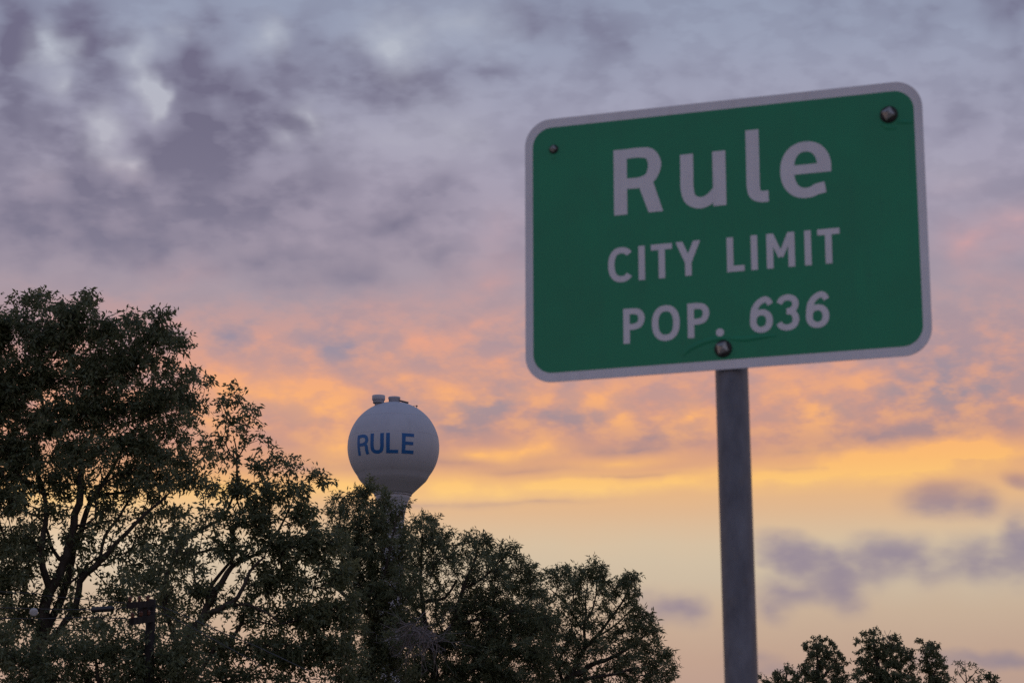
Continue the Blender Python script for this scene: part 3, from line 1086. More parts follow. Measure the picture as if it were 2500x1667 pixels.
C7l = lambda L: [(1700 + x / 2.94, 1400 + y / 2.94, *rest) for (x, y, *rest) in L]

ENV_A = [([(-90, 720), (20, 700), (60, 668), (110, 672), (150, 690), (205, 660), (235, 690), (262, 735), (290, 712), (335, 715), (380, 712), (435, 775), (405, 830), (455, 862), (485, 890), (455, 935), (470, 990), (500, 1040), (480, 1110), (400, 1150), (200, 1165), (100, 1210), (90, 1330), (60, 1480), (-90, 1480)], 17, 22, 1.0),
         ([(90, 1150), (440, 1130), (450, 1300), (400, 1450), (80, 1470)], 9, 5, .8)]
ENV_B = [([(500, 1050), (560, 1050), (620, 1045), (650, 1055), (700, 1088), (745, 1112), (735, 1150), (760, 1180), (800, 1230), (830, 1330), (838, 1610), (420, 1610), (440, 1400), (400, 1250), (460, 1120), (500, 1050)], 22, 18, 1.0),
         ([(300, 1250), (480, 1220), (520, 1460), (300, 1460)], 10, 5, .8)]
ENV_S = [([(-60, 1440), (120, 1470), (300, 1440), (460, 1440), (500, 1610), (-60, 1610)], 26, 12, .6)]
ENV_C = [([(750, 1160), (800, 1145), (850, 1118), (880, 1140), (895, 1160), (912, 1185), (925, 1225), (955, 1235), (965, 1610), (780, 1610), (790, 1300), (755, 1230)], 34, 12, 1.0)]
ENV_D = [([(930, 1215), (970, 1195), (1010, 1215), (1045, 1245), (1055, 1280), (1075, 1250), (1110, 1235), (1140, 1260), (1185, 1265), (1215, 1300), (1240, 1320), (1260, 1400), (1280, 1610), (930, 1610)], 26, 12, 1.0),
         ([(1060, 1360), (1280, 1360), (1290, 1610), (930, 1610), (930, 1450)], 14, 8, .8)]
ENV_E = [([(1235, 1330), (1290, 1312), (1330, 1318), (1362, 1302), (1390, 1330), (1430, 1332), (1455, 1337), (1445, 1390), (1475, 1410), (1495, 1440), (1505, 1480), (1540, 1530), (1550, 1610), (1230, 1610)], 12, 13, 1.0),
         ([(1240, 1420), (1470, 1440), (1500, 1500), (1540, 1610), (1240, 1610)], 10, 8, 1.0)]

# the tall tree at the left edge
build_tree('broadleaf_tree', 'tallest leafy tree at the left edge, with several dark stems', 60, (75, 1640),
           [C4([(265, 1420, 0, .17), (300, 1200, 0, .15), (330, 1000, 0, .14), (370, 870, 0, .135), (440, 780, 0, .115), (480, 640, 0, .105), (520, 480, 0, .10), (560, 330, 0, .095), (590, 150, 0, .09), (605, 0, 0, .08), (600, -90, .2, .07), (680, -270, .3, .055), (760, -500, .2, .04)]),
            C4([(370, 870, 0, .10), (318, 720, -.2, .085), (308, 560, -.3, .075), (318, 450, -.3, .07), (345, 330, -.2, .06), (330, 180, 0, .05), (280, 0, .3, .04), (260, -200, .3, .03)]),
            C4([(285, 1300, 0, .10), (360, 1150, .2, .10), (430, 990, .4, .10), (490, 840, .5, .095), (530, 650, .6, .085), (560, 520, .7, .08), (620, 380, .8, .075), (680, 220, .9, .065), (760, 90, 1, .055), (840, -30, 1, .045), (930, -220, 1, .035), (1050, -370, .8, .025)]),
            C4([(285, 1330, 0, .09), (420, 1200, .1, .085), (520, 1060, 0, .08), (575, 940, 0, .08), (585, 820, 0, .08), (690, 705, -.1, .075), (780, 630, -.2, .065), (860, 520, -.3, .055), (1000, 395, -.4, .05), (1090, 300, -.4, .04), (1230, 190, -.3, .03)]),
            C4([(700, 700, -.1, .05), (745, 620, 0, .045), (780, 480, .1, .04), (860, 360, .2, .04), (960, 210, .2, .03), (1060, 60, .2, .022)]),
            C4([(650, 200, .8, .045), (800, 170, .7, .04), (1010, 130, .5, .03), (1180, 90, .3, .02)]),
            C4([(440, 650, 0, .05), (380, 560, .4, .045), (330, 380, .6, .035), (200, 300, .8, .025), (80, 260, 1, .02)]),
            C4([(600, 440, .6, .035), (700, 390, .5, .03), (830, 360, .4, .022)])],
           D([(55, 700, 42, 30, 1.0), (100, 690, 30, 22, .8), (20, 760, 60, 50, 1.1), (-40, 800, 80, 90, 1), (205, 695, 38, 38, 1.1), (170, 740, 60, 50, 1.1), (120, 790, 70, 60, 1.0), (235, 770, 50, 50, 1.1),
              (305, 735, 32, 24, 1.1), (375, 735, 34, 24, 1.1), (350, 770, 60, 38, 1.2), (410, 790, 32, 26, 1.1), (300, 820, 50, 50, .9), (370, 840, 50, 28, .8), (240, 860, 90, 60, 1.1),
              (80, 870, 80, 60, 1.0), (10, 910, 80, 80, 1.0), (430, 868, 40, 22, 1.1), (465, 895, 26, 22, 1.0), (390, 910, 70, 36, 1.1), (320, 940, 90, 46, 1.0), (200, 950, 100, 50, 1.0), (100, 980, 80, 50, .95),
              (440, 935, 40, 24, .8), (410, 985, 60, 26, .7), (470, 1040, 50, 26, .6), (300, 1020, 100, 40, 1.0), (180, 1050, 80, 40, .9), (40, 1050, 80, 70, 1.0), (110, 1110, 70, 34, .9), (380, 1060, 80, 36, .9), (300, 1095, 80, 30, .8),
              (440, 1110, 70, 34, .8), (30, 1150, 60, 50, .8), (120, 1180, 40, 24, .6), (350, 1150, 60, 22, .5), (60, 1260, 90, 46, .9), (10, 1340, 70, 50, 1.0), (120, 1330, 40, 24, .35), (250, 1220, 50, 16, .25), (200, 1310, 30, 30, .3),
              (230, 1170, 50, 26, .5), (310, 1190, 50, 20, .4), (400, 1180, 50, 26, .6), (170, 1240, 50, 30, .5), (280, 1270, 60, 30, .55), (360, 1230, 60, 26, .6), (150, 1400, 60, 30, .5), (260, 1380, 60, 30, .6), (330, 1300, 50, 24, .6), (90, 1380, 50, 36, .6), (210, 1440, 60, 30, .7), (-60, 950, 80, 120, .8), (-60, 1150, 80, 120, .8), (40, 1430, 80, 40, .8)]),
           'leaf_a', 48, .40, .150, .056, 46, droop=.28, seed=11, envelope=ENV_A, thin=.26, crown_depth=.6)

# the tree in the middle, whose trunk leans to the right
build_tree('broadleaf_tree', 'dense tree left of the water tower, its trunk leaning to the right', 56, (430, 1690),
           [C4([(1310, 1540, 0, .13), (1340, 1330, 0, .12), (1400, 1210, 0, .115), (1490, 1110, 0, .105), (1540, 1000, 0, .085), (1600, 880, 0, .075), (1680, 750, .1, .065), (1760, 680, .2, .05), (1900, 610, .3, .04), (2040, 480, .3, .03), (2150, 260, .2, .02)]),
            C4([(1495, 1105, 0, .08), (1580, 1040, -.2, .07), (1680, 1000, -.4, .065), (1760, 930, -.5, .05), (1850, 740, -.5, .035), (1950, 640, -.5, .025)]),
            C4([(1680, 1000, -.4, .04), (1820, 985, -.5, .035), (1960, 1040, -.6, .025), (2060, 1110, -.6, .018)]),
            C4([(1340, 1330, 0, .07), (1260, 1150, .4, .06), (1210, 900, .7, .055), (1300, 610, .9, .05), (1440, 450, 1, .042), (1620, 370, 1, .034), (1720, 200, .8, .028), (1760, -50, .6, .02), (1730, -260, .5, .014)]),
            C4([(1540, 940, 0, .05), (1570, 840, .3, .045), (1720, 650, .4, .035), (1740, 560, .4, .03), (1690, 400, .3, .022)]),
            C4([(1310, 600, .9, .035), (1440, 610, .7, .034), (1560, 580, .6, .03), (1700, 550, .5, .024), (1860, 560, .4, .018)])],
           D([(530, 905, 26, 14, 1.0), (556, 925, 22, 18, 1.0), (578, 955, 14, 20, 1.0), (560, 985, 22, 14, .8), (510, 940, 32, 20, .9), (525, 975, 36, 26, 1), (500, 1015, 40, 28, 1.0), (590, 1012, 16, 11, .9), (560, 1020, 22, 12, .7), (530, 1060, 44, 24, .9),
              (630, 1045, 26, 18, 1.0), (655, 1075, 40, 26, 1.1), (600, 1085, 44, 30, 1.0), (708, 1100, 30, 20, 1.1), (735, 1105, 12, 10, 1), (690, 1135, 46, 30, 1.1), (620, 1140, 70, 40, 1.1), (545, 1130, 50, 36, 1.0),
              (480, 1130, 46, 30, .8), (580, 1200, 80, 46, 1.1), (690, 1190, 60, 40, 1.1), (490, 1200, 60, 34, .8), (430, 1230, 60, 24, .6), (650, 1260, 100, 50, 1.1), (740, 1250, 70, 50, 1.1), (540, 1270, 70, 40, .9), (440, 1290, 60, 30, .7), (350, 1270, 60, 20, .5), (370, 1340, 60, 36, .7),
              (280, 1330, 50, 24, .5), (620, 1340, 110, 46, 1.1), (760, 1330, 70, 50, 1.1), (480, 1370, 80, 34, .7), (700, 1420, 110, 50, 1.1), (560, 1420, 80, 40, .8), (390, 1430, 60, 30, .6), (780, 1410, 60, 50, 1.1), (640, 1500, 120, 50, 1.2), (770, 1500, 70, 60, 1.2), (500, 1490, 90, 40, 1.0), (790, 1560, 60, 30, 1.1), (560, 1560, 160, 30, 1.1)]),
           'leaf_b', 48, .38, .140, .052, 50, droop=.28, seed=23, envelope=ENV_B, thin=.22, crown_depth=.6)

# low growth under the two
build_tree('shrubby_tree', 'low dark bushy tree below the utility pole, bottom left corner', 52.6, (250, 1760),
           [[(250, 1740, 0, .06), (245, 1680, 0, .05), (235, 1620, 0, .035), (225, 1560, .2, .02)], [(250, 1720, 0, .04), (320, 1640, .1, .03), (360, 1590, 0, .018)], [(250, 1730, 0, .04), (150, 1660, .1, .03), (90, 1610, 0, .018)]],
           D([(60, 1520, 80, 34, 1.2), (170, 1500, 80, 34, 1.2), (290, 1510, 80, 40, 1.2), (400, 1520, 70, 40, 1.2), (120, 1560, 120, 30, 1.2), (330, 1565, 120, 30, 1.2), (250, 1450, 60, 24, .7), (20, 1470, 40, 40, .9), (440, 1470, 40, 30, .8)]),
           'leaf_b', 60, .38, .115, .044, 60, droop=.25, seed=31, envelope=ENV_S, thin=.2)

# the narrow-leaved tree in front of the tower's stem
build_tree('narrow_leaved_tree', 'tree with narrow star-like leaves right in front of the water tower stem', 68, (890, 1700),
           [C5l([(900, 1640, 0, .12), (930, 1400, 0, .11), (960, 1150, 0, .10), (960, 900, 0, .085), (930, 760, 0, .07), (920, 640, .1, .05), (960, 420, .1, .035), (975, 240, .1, .02)]),
            C5l([(960, 880, 0, .06), (1020, 790, -.2, .05), (1050, 650, -.3, .04), (1090, 500, -.3, .03), (1110, 350, -.2, .02)]),
            C5l([(960, 950, 0, .06), (870, 800, .2, .05), (800, 680, .3, .04), (830, 480, .3, .03), (850, 280, .3, .02)]),
            C5l([(960, 1100, 0, .06), (660, 850, 0, .05), (710, 760, 0, .045), (715, 640, 0, .035), (690, 480, 0, .025), (700, 320, 0, .018)])],
           C5([(680, 225, 46, 22, 1), (720, 260, 60, 40, .9), (800, 210, 44, 28, 1), (850, 185, 40, 22, 1), (905, 160, 46, 30, 1), (910, 125, 34, 11, 1), (1025, 190, 34, 26, 1.0), (1050, 245, 34, 30, 1.0), (990, 260, 60, 40, 1.0), (1165, 275, 16, 12, .8), (1130, 330, 50, 30, 1.0),
               (890, 260, 80, 50, 1.0), (770, 310, 80, 50, 1.0), (650, 330, 60, 60, .9), (960, 340, 90, 50, 1.1), (1090, 390, 70, 50, 1.0), (850, 400, 110, 60, 1.1), (980, 440, 100, 60, 1.1), (720, 430, 100, 60, 1.0), (1140, 450, 46, 40, 1.0), (1150, 520, 60, 50, 1.0), (1160, 600, 60, 50, .9),
               (850, 520, 140, 70, 1.0), (1050, 530, 100, 60, 1.0), (700, 560, 100, 70, .9), (950, 640, 150, 70, 1.0), (780, 680, 120, 70, .9), (1110, 640, 80, 70, .8), (900, 770, 160, 70, 1.0), (1080, 770, 110, 70, .9), (760, 820, 120, 80, .9),
               (950, 900, 180, 70, 1.1), (1120, 920, 110, 80, 1.1), (980, 1020, 200, 70, 1.2), (1100, 1100, 160, 70, 1.1), (960, 1160, 140, 70, 1.2), (940, 1300, 120, 90, 1.0), (920, 1480, 120, 100, 1.2), (1060, 1420, 120, 110, .9)]),
           'leaf_c', 56, .33, .15, .036, 90, droop=.12, seed=41, envelope=ENV_C, thin=.2, crown_depth=.7, group='narrow-leaved trees in the middle row')

dtree = build_tree('narrow_leaved_tree', 'two-humped tree just right of the water tower, dead twigs low on its left', 70, (1060, 1720),
           [C5l([(1400, 1660, 0, .12), (1400, 1480, 0, .11), (1380, 1330, 0, .10), (1420, 1260, 0, .09), (1520, 1160, 0, .08), (1570, 1020, 0, .07), (1610, 860, 0, .055), (1680, 700, 0, .04), (1730, 560, 0, .025)]),
            C5l([(1390, 1330, 0, .08), (1330, 1150, .3, .07), (1310, 980, .4, .06), (1290, 800, .4, .05), (1300, 640, .3, .035), (1310, 470, .2, .022)]),
            C5l([(1310, 960, .4, .05), (1380, 960, .3, .045), (1480, 930, .2, .04), (1560, 810, .2, .03)]),
            C5l([(1330, 1150, .3, .05), (1230, 980, .2, .045), (1200, 880, .2, .04), (1240, 780, .2, .03), (1350, 660, .2, .02)]),
            C5l([(1520, 1160, 0, .05), (1700, 1100, -.2, .045), (1880, 1090, -.3, .035), (2050, 980, -.3, .025)]),
            C5l([(1600, 870, 0, .04), (1740, 800, 0, .035), (1850, 700, 0, .026), (1930, 620, 0, .018)])],
           C5([(1250, 400, 22, 22, 1), (1230, 440, 30, 30, .8), (1335, 380, 40, 18, 1), (1390, 410, 16, 12, 1), (1310, 430, 60, 32, 1.1), (1400, 450, 40, 26, 1), (1470, 490, 34, 18, 1), (1440, 520, 60, 34, 1), (1320, 520, 90, 50, 1.0), (1530, 560, 20, 20, .6), (1490, 580, 46, 36, .9), (1230, 560, 60, 60, .9),
               (1350, 620, 100, 50, .8), (1480, 660, 60, 40, .6), (1250, 680, 60, 50, .6), (1380, 720, 90, 40, .5),
               (1650, 530, 34, 18, 1), (1700, 505, 34, 20, 1), (1760, 500, 30, 20, 1.1), (1690, 560, 60, 36, 1.1), (1790, 555, 34, 26, 1.1), (1640, 620, 60, 36, .9), (1750, 630, 80, 40, 1.0), (1580, 640, 30, 26, .6), (1910, 600, 34, 20, 1.0), (1960, 595, 40, 20, 1.0), (1990, 640, 40, 30, 1.0), (1890, 660, 50, 34, 1.0), (1830, 700, 70, 40, 1.0), (1700, 720, 90, 44, .9), (2040, 700, 50, 30, 1.0), (2100, 740, 34, 24, 1.0), (2150, 780, 26, 20, .9),
               (1960, 740, 80, 44, 1.0), (1830, 800, 100, 44, 1.0), (1680, 820, 80, 44, .8), (1550, 760, 50, 40, .4), (2080, 820, 90, 44, 1.0), (1950, 870, 110, 50, 1.1), (1780, 920, 120, 50, 1.1), (1600, 950, 80, 44, .8), (2100, 920, 90, 50, 1.0), (1450, 860, 60, 50, .45), (1300, 860, 70, 50, .5), (1240, 1000, 70, 60, .8),
               (1880, 1020, 140, 60, 1.1), (1700, 1050, 120, 50, 1.0), (1560, 1080, 70, 50, .7), (1400, 1030, 80, 50, .5), (2080, 1040, 100, 60, 1.0), (1830, 1170, 150, 60, 1.1), (2020, 1180, 120, 70, 1.0), (1650, 1200, 120, 60, .9), (1850, 1300, 180, 70, 1.1), (2050, 1330, 120, 70, 1.0), (1650, 1340, 130, 70, 1.0), (1780, 1450, 220, 80, 1.1), (1560, 1480, 160, 80, 1.0), (1300, 1480, 160, 90, 1.0), (1240, 1250, 90, 70, .9), (1450, 1300, 120, 80, .7), (2130, 1180, 90, 90, 1), (2150, 1400, 120, 90, 1), (1950, 1540, 260, 60, 1.1), (1420, 1580, 260, 50, 1.1), (2180, 900, 60, 60, .9)]),
           'leaf_c', 56, .33, .15, .036, 90, droop=.12, seed=53, envelope=ENV_D, thin=.2, crown_depth=.7, group='narrow-leaved trees in the middle row')

build_tree('narrow_leaved_tree', 'rounded tree at the right end of the row, fanning branches showing sky', 72, (1375, 1720),
           [C6l([(960, 1750, 0, .12), (960, 1640, 0, .11), (1010, 1530, 0, .10), (1150, 1440, 0, .085), (1300, 1350, 0, .07), (1480, 1290, 0, .055), (1650, 1200, 0, .04), (1800, 1080, 0, .025)]),
            C6l([(1010, 1530, 0, .07), (1120, 1330, .2, .06), (1190, 1200, .2, .055), (1300, 1090, .2, .05), (1400, 970, .1, .042), (1480, 870, .1, .036), (1580, 720, 0, .028), (1650, 560, 0, .016)]),
            C6l([(960, 1600, 0, .06), (920, 1450, .2, .05), (930, 1300, .3, .04), (1000, 1150, .3, .035), (1060, 1000, .2, .025)]),
            C6l([(1190, 1200, .2, .05), (1180, 1000, .1, .04), (1200, 820, .1, .03), (1190, 700, .1, .022), (1220, 520, .1, .014)]),
            C6l([(1200, 900, .1, .03), (1270, 800, .1, .026), (1300, 650, .1, .02), (1310, 450, .1, .012)]),
            C6l([(1150, 1000, .1, .035), (1030, 800, .2, .03), (930, 680, .2, .022), (840, 600, .2, .014)]),
            C6l([(1200, 850, .1, .025), (1080, 780, .3, .022), (1070, 650, .3, .018), (1050, 520, .3, .012)]),
            C6l([(1010, 1540, 0, .06), (1250, 1520, -.2, .05), (1500, 1470, -.3, .04), (1750, 1400, -.3, .03)]),
            C6l([(1300, 1090, .2, .035), (1450, 1000, .3, .03), (1600, 880, .3, .02), (1690, 780, .3, .014)])],
           C6([(850, 460, 34, 20, 1.2), (890, 500, 50, 24, 1.1), (955, 425, 16, 11, 1.2), (1040, 412, 34, 14, 1.2), (1010, 450, 24, 18, 1), (1060, 510, 40, 20, 1.1), (900, 560, 40, 26, .9), (1130, 435, 14, 12, 1.2), (1210, 425, 38, 24, 1.2), (1150, 485, 32, 16, 1.1), (1290, 350, 38, 18, 1.2), (1310, 400, 54, 24, 1.1), (1365, 405, 14, 10, 1), (1350, 470, 50, 26, 1.1), (1260, 480, 50, 26, 1.1), (1310, 530, 60, 30, 1.0), (1150, 560, 40, 24, .9), (1400, 520, 34, 30, 1),
               (1560, 520, 30, 20, 1.1), (1600, 490, 32, 16, 1.1), (1690, 490, 32, 16, 1.1), (1640, 520, 34, 20, 1), (1670, 585, 20, 18, 1), (1695, 620, 26, 18, 1.1), (1570, 590, 36, 22, .9), (1470, 590, 40, 24, 1.0), (1540, 660, 60, 36, .9), (1640, 680, 44, 30, .9), (1690, 760, 46, 26, 1.0), (1720, 820, 36, 30, 1.0), (1600, 780, 60, 44, .9), (1460, 700, 60, 40, .6), (1340, 640, 50, 30, .5), (1050, 640, 50, 26, .5), (960, 680, 40, 24, .4), (1130, 720, 50, 30, .35),
               (1050, 860, 80, 44, 1.0), (1200, 850, 80, 40, 1.0), (930, 800, 60, 40, .7), (1320, 840, 60, 40, .7), (1480, 860, 80, 50, .9), (1640, 900, 70, 44, 1.0), (1740, 920, 50, 36, 1.0), (1810, 900, 40, 22, 1.1), (1870, 910, 26, 16, 1.0), (1860, 970, 50, 30, 1.0), (1905, 1040, 34, 26, 1.1), (1830, 1060, 60, 50, 1.0), (1700, 1030, 90, 60, 1.1), (1550, 1020, 80, 60, 1.0), (1380, 970, 80, 50, .9), (1230, 980, 90, 50, .9), (1060, 990, 90, 50, .9),
               (1450, 1130, 90, 60, .8), (1620, 1160, 100, 60, 1.0), (1780, 1170, 90, 60, 1.0), (1890, 1140, 50, 50, 1.0), (1920, 1220, 30, 30, 1), (1330, 1100, 80, 50, .6), (1150, 1130, 90, 60, .8), (1000, 1120, 90, 60, 1.0), (1850, 1270, 90, 50, 1.1), (1970, 1290, 40, 30, 1.0), (2025, 1275, 22, 20, 1.1), (1980, 1360, 80, 44, 1.1), (2070, 1360, 40, 36, 1.1), (2095, 1420, 26, 40, 1.0), (1830, 1370, 100, 50, 1.1), (1680, 1310, 100, 60, .9), (1500, 1260, 90, 60, .7), (1300, 1250, 90, 60, .6), (1100, 1280, 90, 70, .7), (950, 1250, 60, 60, .8),
               (2040, 1490, 70, 44, 1.1), (1900, 1480, 110, 50, 1.1), (1720, 1460, 110, 50, 1.0), (1530, 1420, 100, 60, .8), (1350, 1420, 90, 50, .7), (2020, 1570, 70, 40, 1.1), (1850, 1580, 130, 50, 1.1), (1600, 1570, 140, 50, 1.0), (1350, 1560, 120, 50, .9), (1150, 1500, 80, 50, .8), (700, 1000, 100, 80, .9), (780, 900, 70, 50, .9), (820, 720, 60, 50, .8), (800, 1150, 120, 80, 1), (760, 1330, 120, 80, 1), (900, 1400, 90, 70, .9), (800, 1520, 140, 60, 1), (1050, 1600, 200, 40, 1)]),
           'leaf_c', 52, .30, .15, .036, 110, droop=.12, seed=67, envelope=ENV_E, thin=.2, crown_depth=.7, group='narrow-leaved trees in the middle row')

# dry twigs hanging in the gap: part of the two-humped tree
dv, di = [], []
rr_ = np.random.default_rng(5)
root_d = np.array(dtree.location)
segA, segB, sa, sb = [], [], [], []
for k in range(90):
    a = np.array([1290 + rr_.normal() * 60, 1180 + rr_.normal() * 50])
    ang = rr_.uniform(math.pi * .55, math.pi * 1.25) if rr_.random() < .6 else rr_.uniform(-1.2, 1.0)
    ang += 0
    p = P(600 + a[0] / 3.033, 1150 + a[1] / 3.033, 66.4 + rr_.normal() * .3)
    dirv = np.array([math.cos(ang) * .8, rr_.normal() * .4, -abs(math.sin(ang)) * .8 - .15])
    ln = rr_.uniform(.06, .17)
    rad0 = rr_.uniform(.008, .016)
    nseg_ = rr_.integers(6, 12)
    for s in range(nseg_):
        q = p + dirv / np.linalg.norm(dirv) * ln
        segA.append(p)
        segB.append(q)
        sa.append(rad0 * (1 - s / (nseg_ + 1)))
        sb.append(rad0 * (1 - (s + 1) / (nseg_ + 1)))
        if rr_.random() < .35:
            d2 = dirv + rr_.normal(size=3) * .7
            segA.append(q)
            segB.append(q + d2 / np.linalg.norm(d2) * ln * 1.8)
            sa.append(rad0 * .5)
            sb.append(rad0 * .2)
        dirv = dirv + rr_.normal(size=3) * .33
        p = q
Vd, Id = prisms(np.array(segA), np.array(segB), np.array(sa), np.array(sb), 4)
dead = np_mesh('dead_twigs', Vd - root_d, np.full(len(Id) // 4, 4), Id, MAT['dead'], dtree)
dead['kind'] = 'stuff'
dead['label'] = 'pale tangle of bare dead twigs'

# the far trees low at the right
FAR = [
    ('low bush-like treetop just right of the sign post, bottom edge', 112, (1900, 1760), [C7l([(620, 1000, 0, .10), (630, 860, 0, .08), (640, 760, 0, .05), (650, 700, 0, .03)])],
     C7([(450, 755, 22, 14, 1), (500, 770, 40, 20, 1), (570, 730, 40, 20, 1), (610, 750, 50, 26, 1), (655, 680, 26, 20, 1), (670, 720, 40, 30, 1), (720, 745, 40, 30, 1), (560, 790, 120, 24, 1)]), 1.0),
    ('far treetop with a square crown, left of the tallest far tree', 110, (2005, 1760), [C7l([(900, 1000, 0, .16), (890, 860, 0, .13), (880, 740, 0, .10), (870, 620, 0, .06), (860, 520, 0, .03)]), C7l([(885, 780, 0, .06), (960, 680, 0, .05), (1010, 600, 0, .03)])],
     C7([(800, 475, 30, 16, 1), (850, 480, 40, 20, 1), (915, 470, 34, 18, 1), (800, 530, 40, 22, 1), (880, 530, 60, 30, 1), (965, 510, 24, 20, 1), (970, 550, 36, 26, 1), (850, 590, 70, 34, 1), (950, 600, 60, 34, 1), (1020, 590, 34, 24, 1), (1040, 620, 30, 24, 1), (800, 670, 50, 30, .8), (760, 690, 34, 24, .8), (880, 670, 80, 40, 1), (1000, 680, 70, 40, 1), (1070, 650, 30, 30, 1), (850, 750, 110, 34, 1), (1020, 760, 80, 34, .9), (940, 800, 150, 40, 1)]), 1.0),
    ('tallest and densest of the far trees low at the right', 108, (2145, 1760), [C7l([(1320, 1000, 0, .18), (1320, 860, 0, .15), (1310, 740, 0, .12), (1290, 600, 0, .07), (1265, 450, 0, .03)]), C7l([(1315, 760, 0, .07), (1380, 640, 0, .05), (1410, 520, 0, .03)]), C7l([(1300, 700, 0, .05), (1220, 620, 0, .03)])],
     C7([(1265, 420, 34, 18, 1.1), (1215, 435, 22, 18, 1), (1295, 430, 20, 18, 1), (1170, 500, 26, 16, 1), (1240, 480, 46, 24, 1.1), (1310, 490, 34, 30, 1.1), (1400, 470, 44, 24, 1.1), (1440, 490, 30, 24, 1.1), (1380, 530, 60, 34, 1.1), (1250, 550, 60, 34, 1.1), (1170, 580, 36, 26, 1.1), (1530, 560, 24, 18, 1.1), (1460, 570, 44, 30, 1.1), (1330, 600, 100, 40, 1.2), (1190, 640, 60, 36, 1.1), (1510, 620, 50, 36, 1.1), (1420, 650, 90, 44, 1.2), (1270, 690, 90, 44, 1.2), (1160, 720, 40, 40, .9), (1540, 700, 50, 44, 1), (1380, 750, 150, 40, 1.2), (1220, 780, 90, 34, 1.1), (1400, 820, 200, 40, 1.1)]), 1.0),
    ('narrow far treetop at the right end of the far clump', 109, (2280, 1760), [C7l([(1690, 1000, 0, .13), (1690, 860, 0, .11), (1680, 740, 0, .08), (1660, 620, 0, .045), (1640, 510, 0, .02)]), C7l([(1685, 760, 0, .05), (1740, 640, 0, .03)])],
     C7([(1612, 492, 22, 11, 1.1), (1650, 510, 18, 13, 1), (1690, 515, 18, 14, 1.1), (1725, 525, 18, 16, 1.1), (1640, 555, 40, 26, 1.1), (1700, 560, 30, 20, .9), (1640, 610, 44, 30, 1), (1720, 600, 44, 26, 1), (1770, 620, 28, 26, 1.1), (1690, 660, 60, 34, 1), (1770, 670, 34, 26, .9), (1640, 700, 50, 36, 1), (1720, 730, 60, 34, 1), (1785, 740, 26, 30, 1), (1690, 790, 110, 34, 1)]), 1.0),
]
FAR_ENV = [[(430, 760), (520, 750), (600, 700), (660, 650), (700, 700), (760, 720), (780, 830), (420, 830)],
           [(760, 480), (900, 455), (990, 500), (1050, 590), (1110, 620), (1130, 830), (730, 830), (740, 690), (800, 620), (770, 560)],
           [(1170, 490), (1240, 420), (1300, 420), (1330, 480), (1400, 450), (1470, 480), (1540, 550), (1600, 640), (1610, 830), (1110, 830), (1150, 600)],
           [(1600, 500), (1720, 520), (1730, 570), (1780, 600), (1800, 640), (1760, 690), (1800, 740), (1810, 830), (1570, 830), (1610, 620)]]
FAR_ENV = [[((1700 + x / 2.94) / DS, (1400 + y / 2.94) / DS) for x, y in e] for e in FAR_ENV]
for i, (lab, Y, ft, limbs, cl, dn) in enumerate(FAR):
    build_tree('broadleaf_tree', lab, Y, ft, limbs, cl, 'leaf_g', 60, .25, .13, .055, 44 * dn, shrink=.3, envelope=[(FAR_ENV[i], 11, 5, .8)], droop=.1, seed=80 + i * 7, thin=.36, group='far trees low at the right', tip_r=.008, crown_depth=.9)
build_tree('sapling', 'thin sparse sapling at the far right, twigs showing between leaves', 104, (2360, 1760), [C7l([(1940, 1000, 0, .04), (1940, 860, 0, .035), (1940, 780, 0, .028), (1930, 690, 0, .015), (1928, 620, 0, .008)]), C7l([(1940, 790, 0, .02), (1890, 720, 0, .014), (1870, 680, 0, .008)]), C7l([(1940, 780, 0, .02), (2000, 710, 0, .014), (2030, 670, 0, .008)])],
           C7([(1925, 640, 50, 18, .55), (1880, 660, 24, 14, .5), (1990, 670, 50, 20, .55), (1940, 690, 60, 24, .45), (1880, 720, 30, 20, .5), (2020, 710, 30, 24, .5), (1950, 760, 80, 24, .6), (1860, 770, 30, 24, .7)]), 'leaf_g', 20, .2, .14, .05, 21, droop=.1, seed=131, thin=.3, tip_r=.008)
build_tree('sapling', 'smallest leafy sapling tip at the right of the sparse one', 103, (2415, 1760), [C7l([(2100, 1000, 0, .035), (2100, 860, 0, .03), (2095, 780, 0, .02), (2092, 730, 0, .01)])],
           C7([(2100, 730, 24, 12, .9), (2080, 755, 34, 14, .9), (2145, 760, 26, 14, .9), (2050, 780, 40, 16, .9), (2120, 790, 60, 20, 1)]), 'leaf_g', 30, .22, .16, .07, 21, droop=.1, seed=137, thin=.3, tip_r=.008)
# bare twigs at the top of the tallest far tree
tw_o = [o for o in COL.objects if o.name.startswith('broadleaf_tree') and o.get('label', '').startswith('tallest and densest')][0]
segs = [((1375, 500), (1372, 450)), ((1372, 450), (1355, 425)), ((1372, 450), (1390, 418)), ((1390, 418), (1394, 402)), ((1355, 425), (1352, 405)), ((1345, 490), (1340, 455)), ((1375, 500), (1400, 450))]
A_ = np.array([P(*C7l([s[0]])[0][:2], 107.5) for s in segs])
B_ = np.array([P(*C7l([s[1]])[0][:2], 107.5) for s in segs])
Vd, Id = prisms(A_, B_, np.full(len(A_), .012), np.full(len(A_), .007), 4)
np_mesh('bare_twigs', Vd - np.array(tw_o.location), np.full(len(Id) // 4, 4), Id, MAT['dead'], tw_o)['kind'] = 'stuff'

# ------------------------------------------------------------------ utility pole and lines
PY = 52.6
ptop = P(368, 1462, PY)
pole = thing('utility_pole', 'dark wooden utility pole with two crossarms, half hidden among the left trees', 'utility pole', (ptop[0], PY, 0))
mesh_obj('pole', *tube([(0, 0, 0), (0, 0, ptop[2] * .5), (.01, 0, ptop[2])], [.13, .115, .10], 16), MAT['wood'], pole, True)


def rel(x, y, Y=PY):
    return Vector(P(x, y, Y)) - Vector((ptop[0], PY, 0))


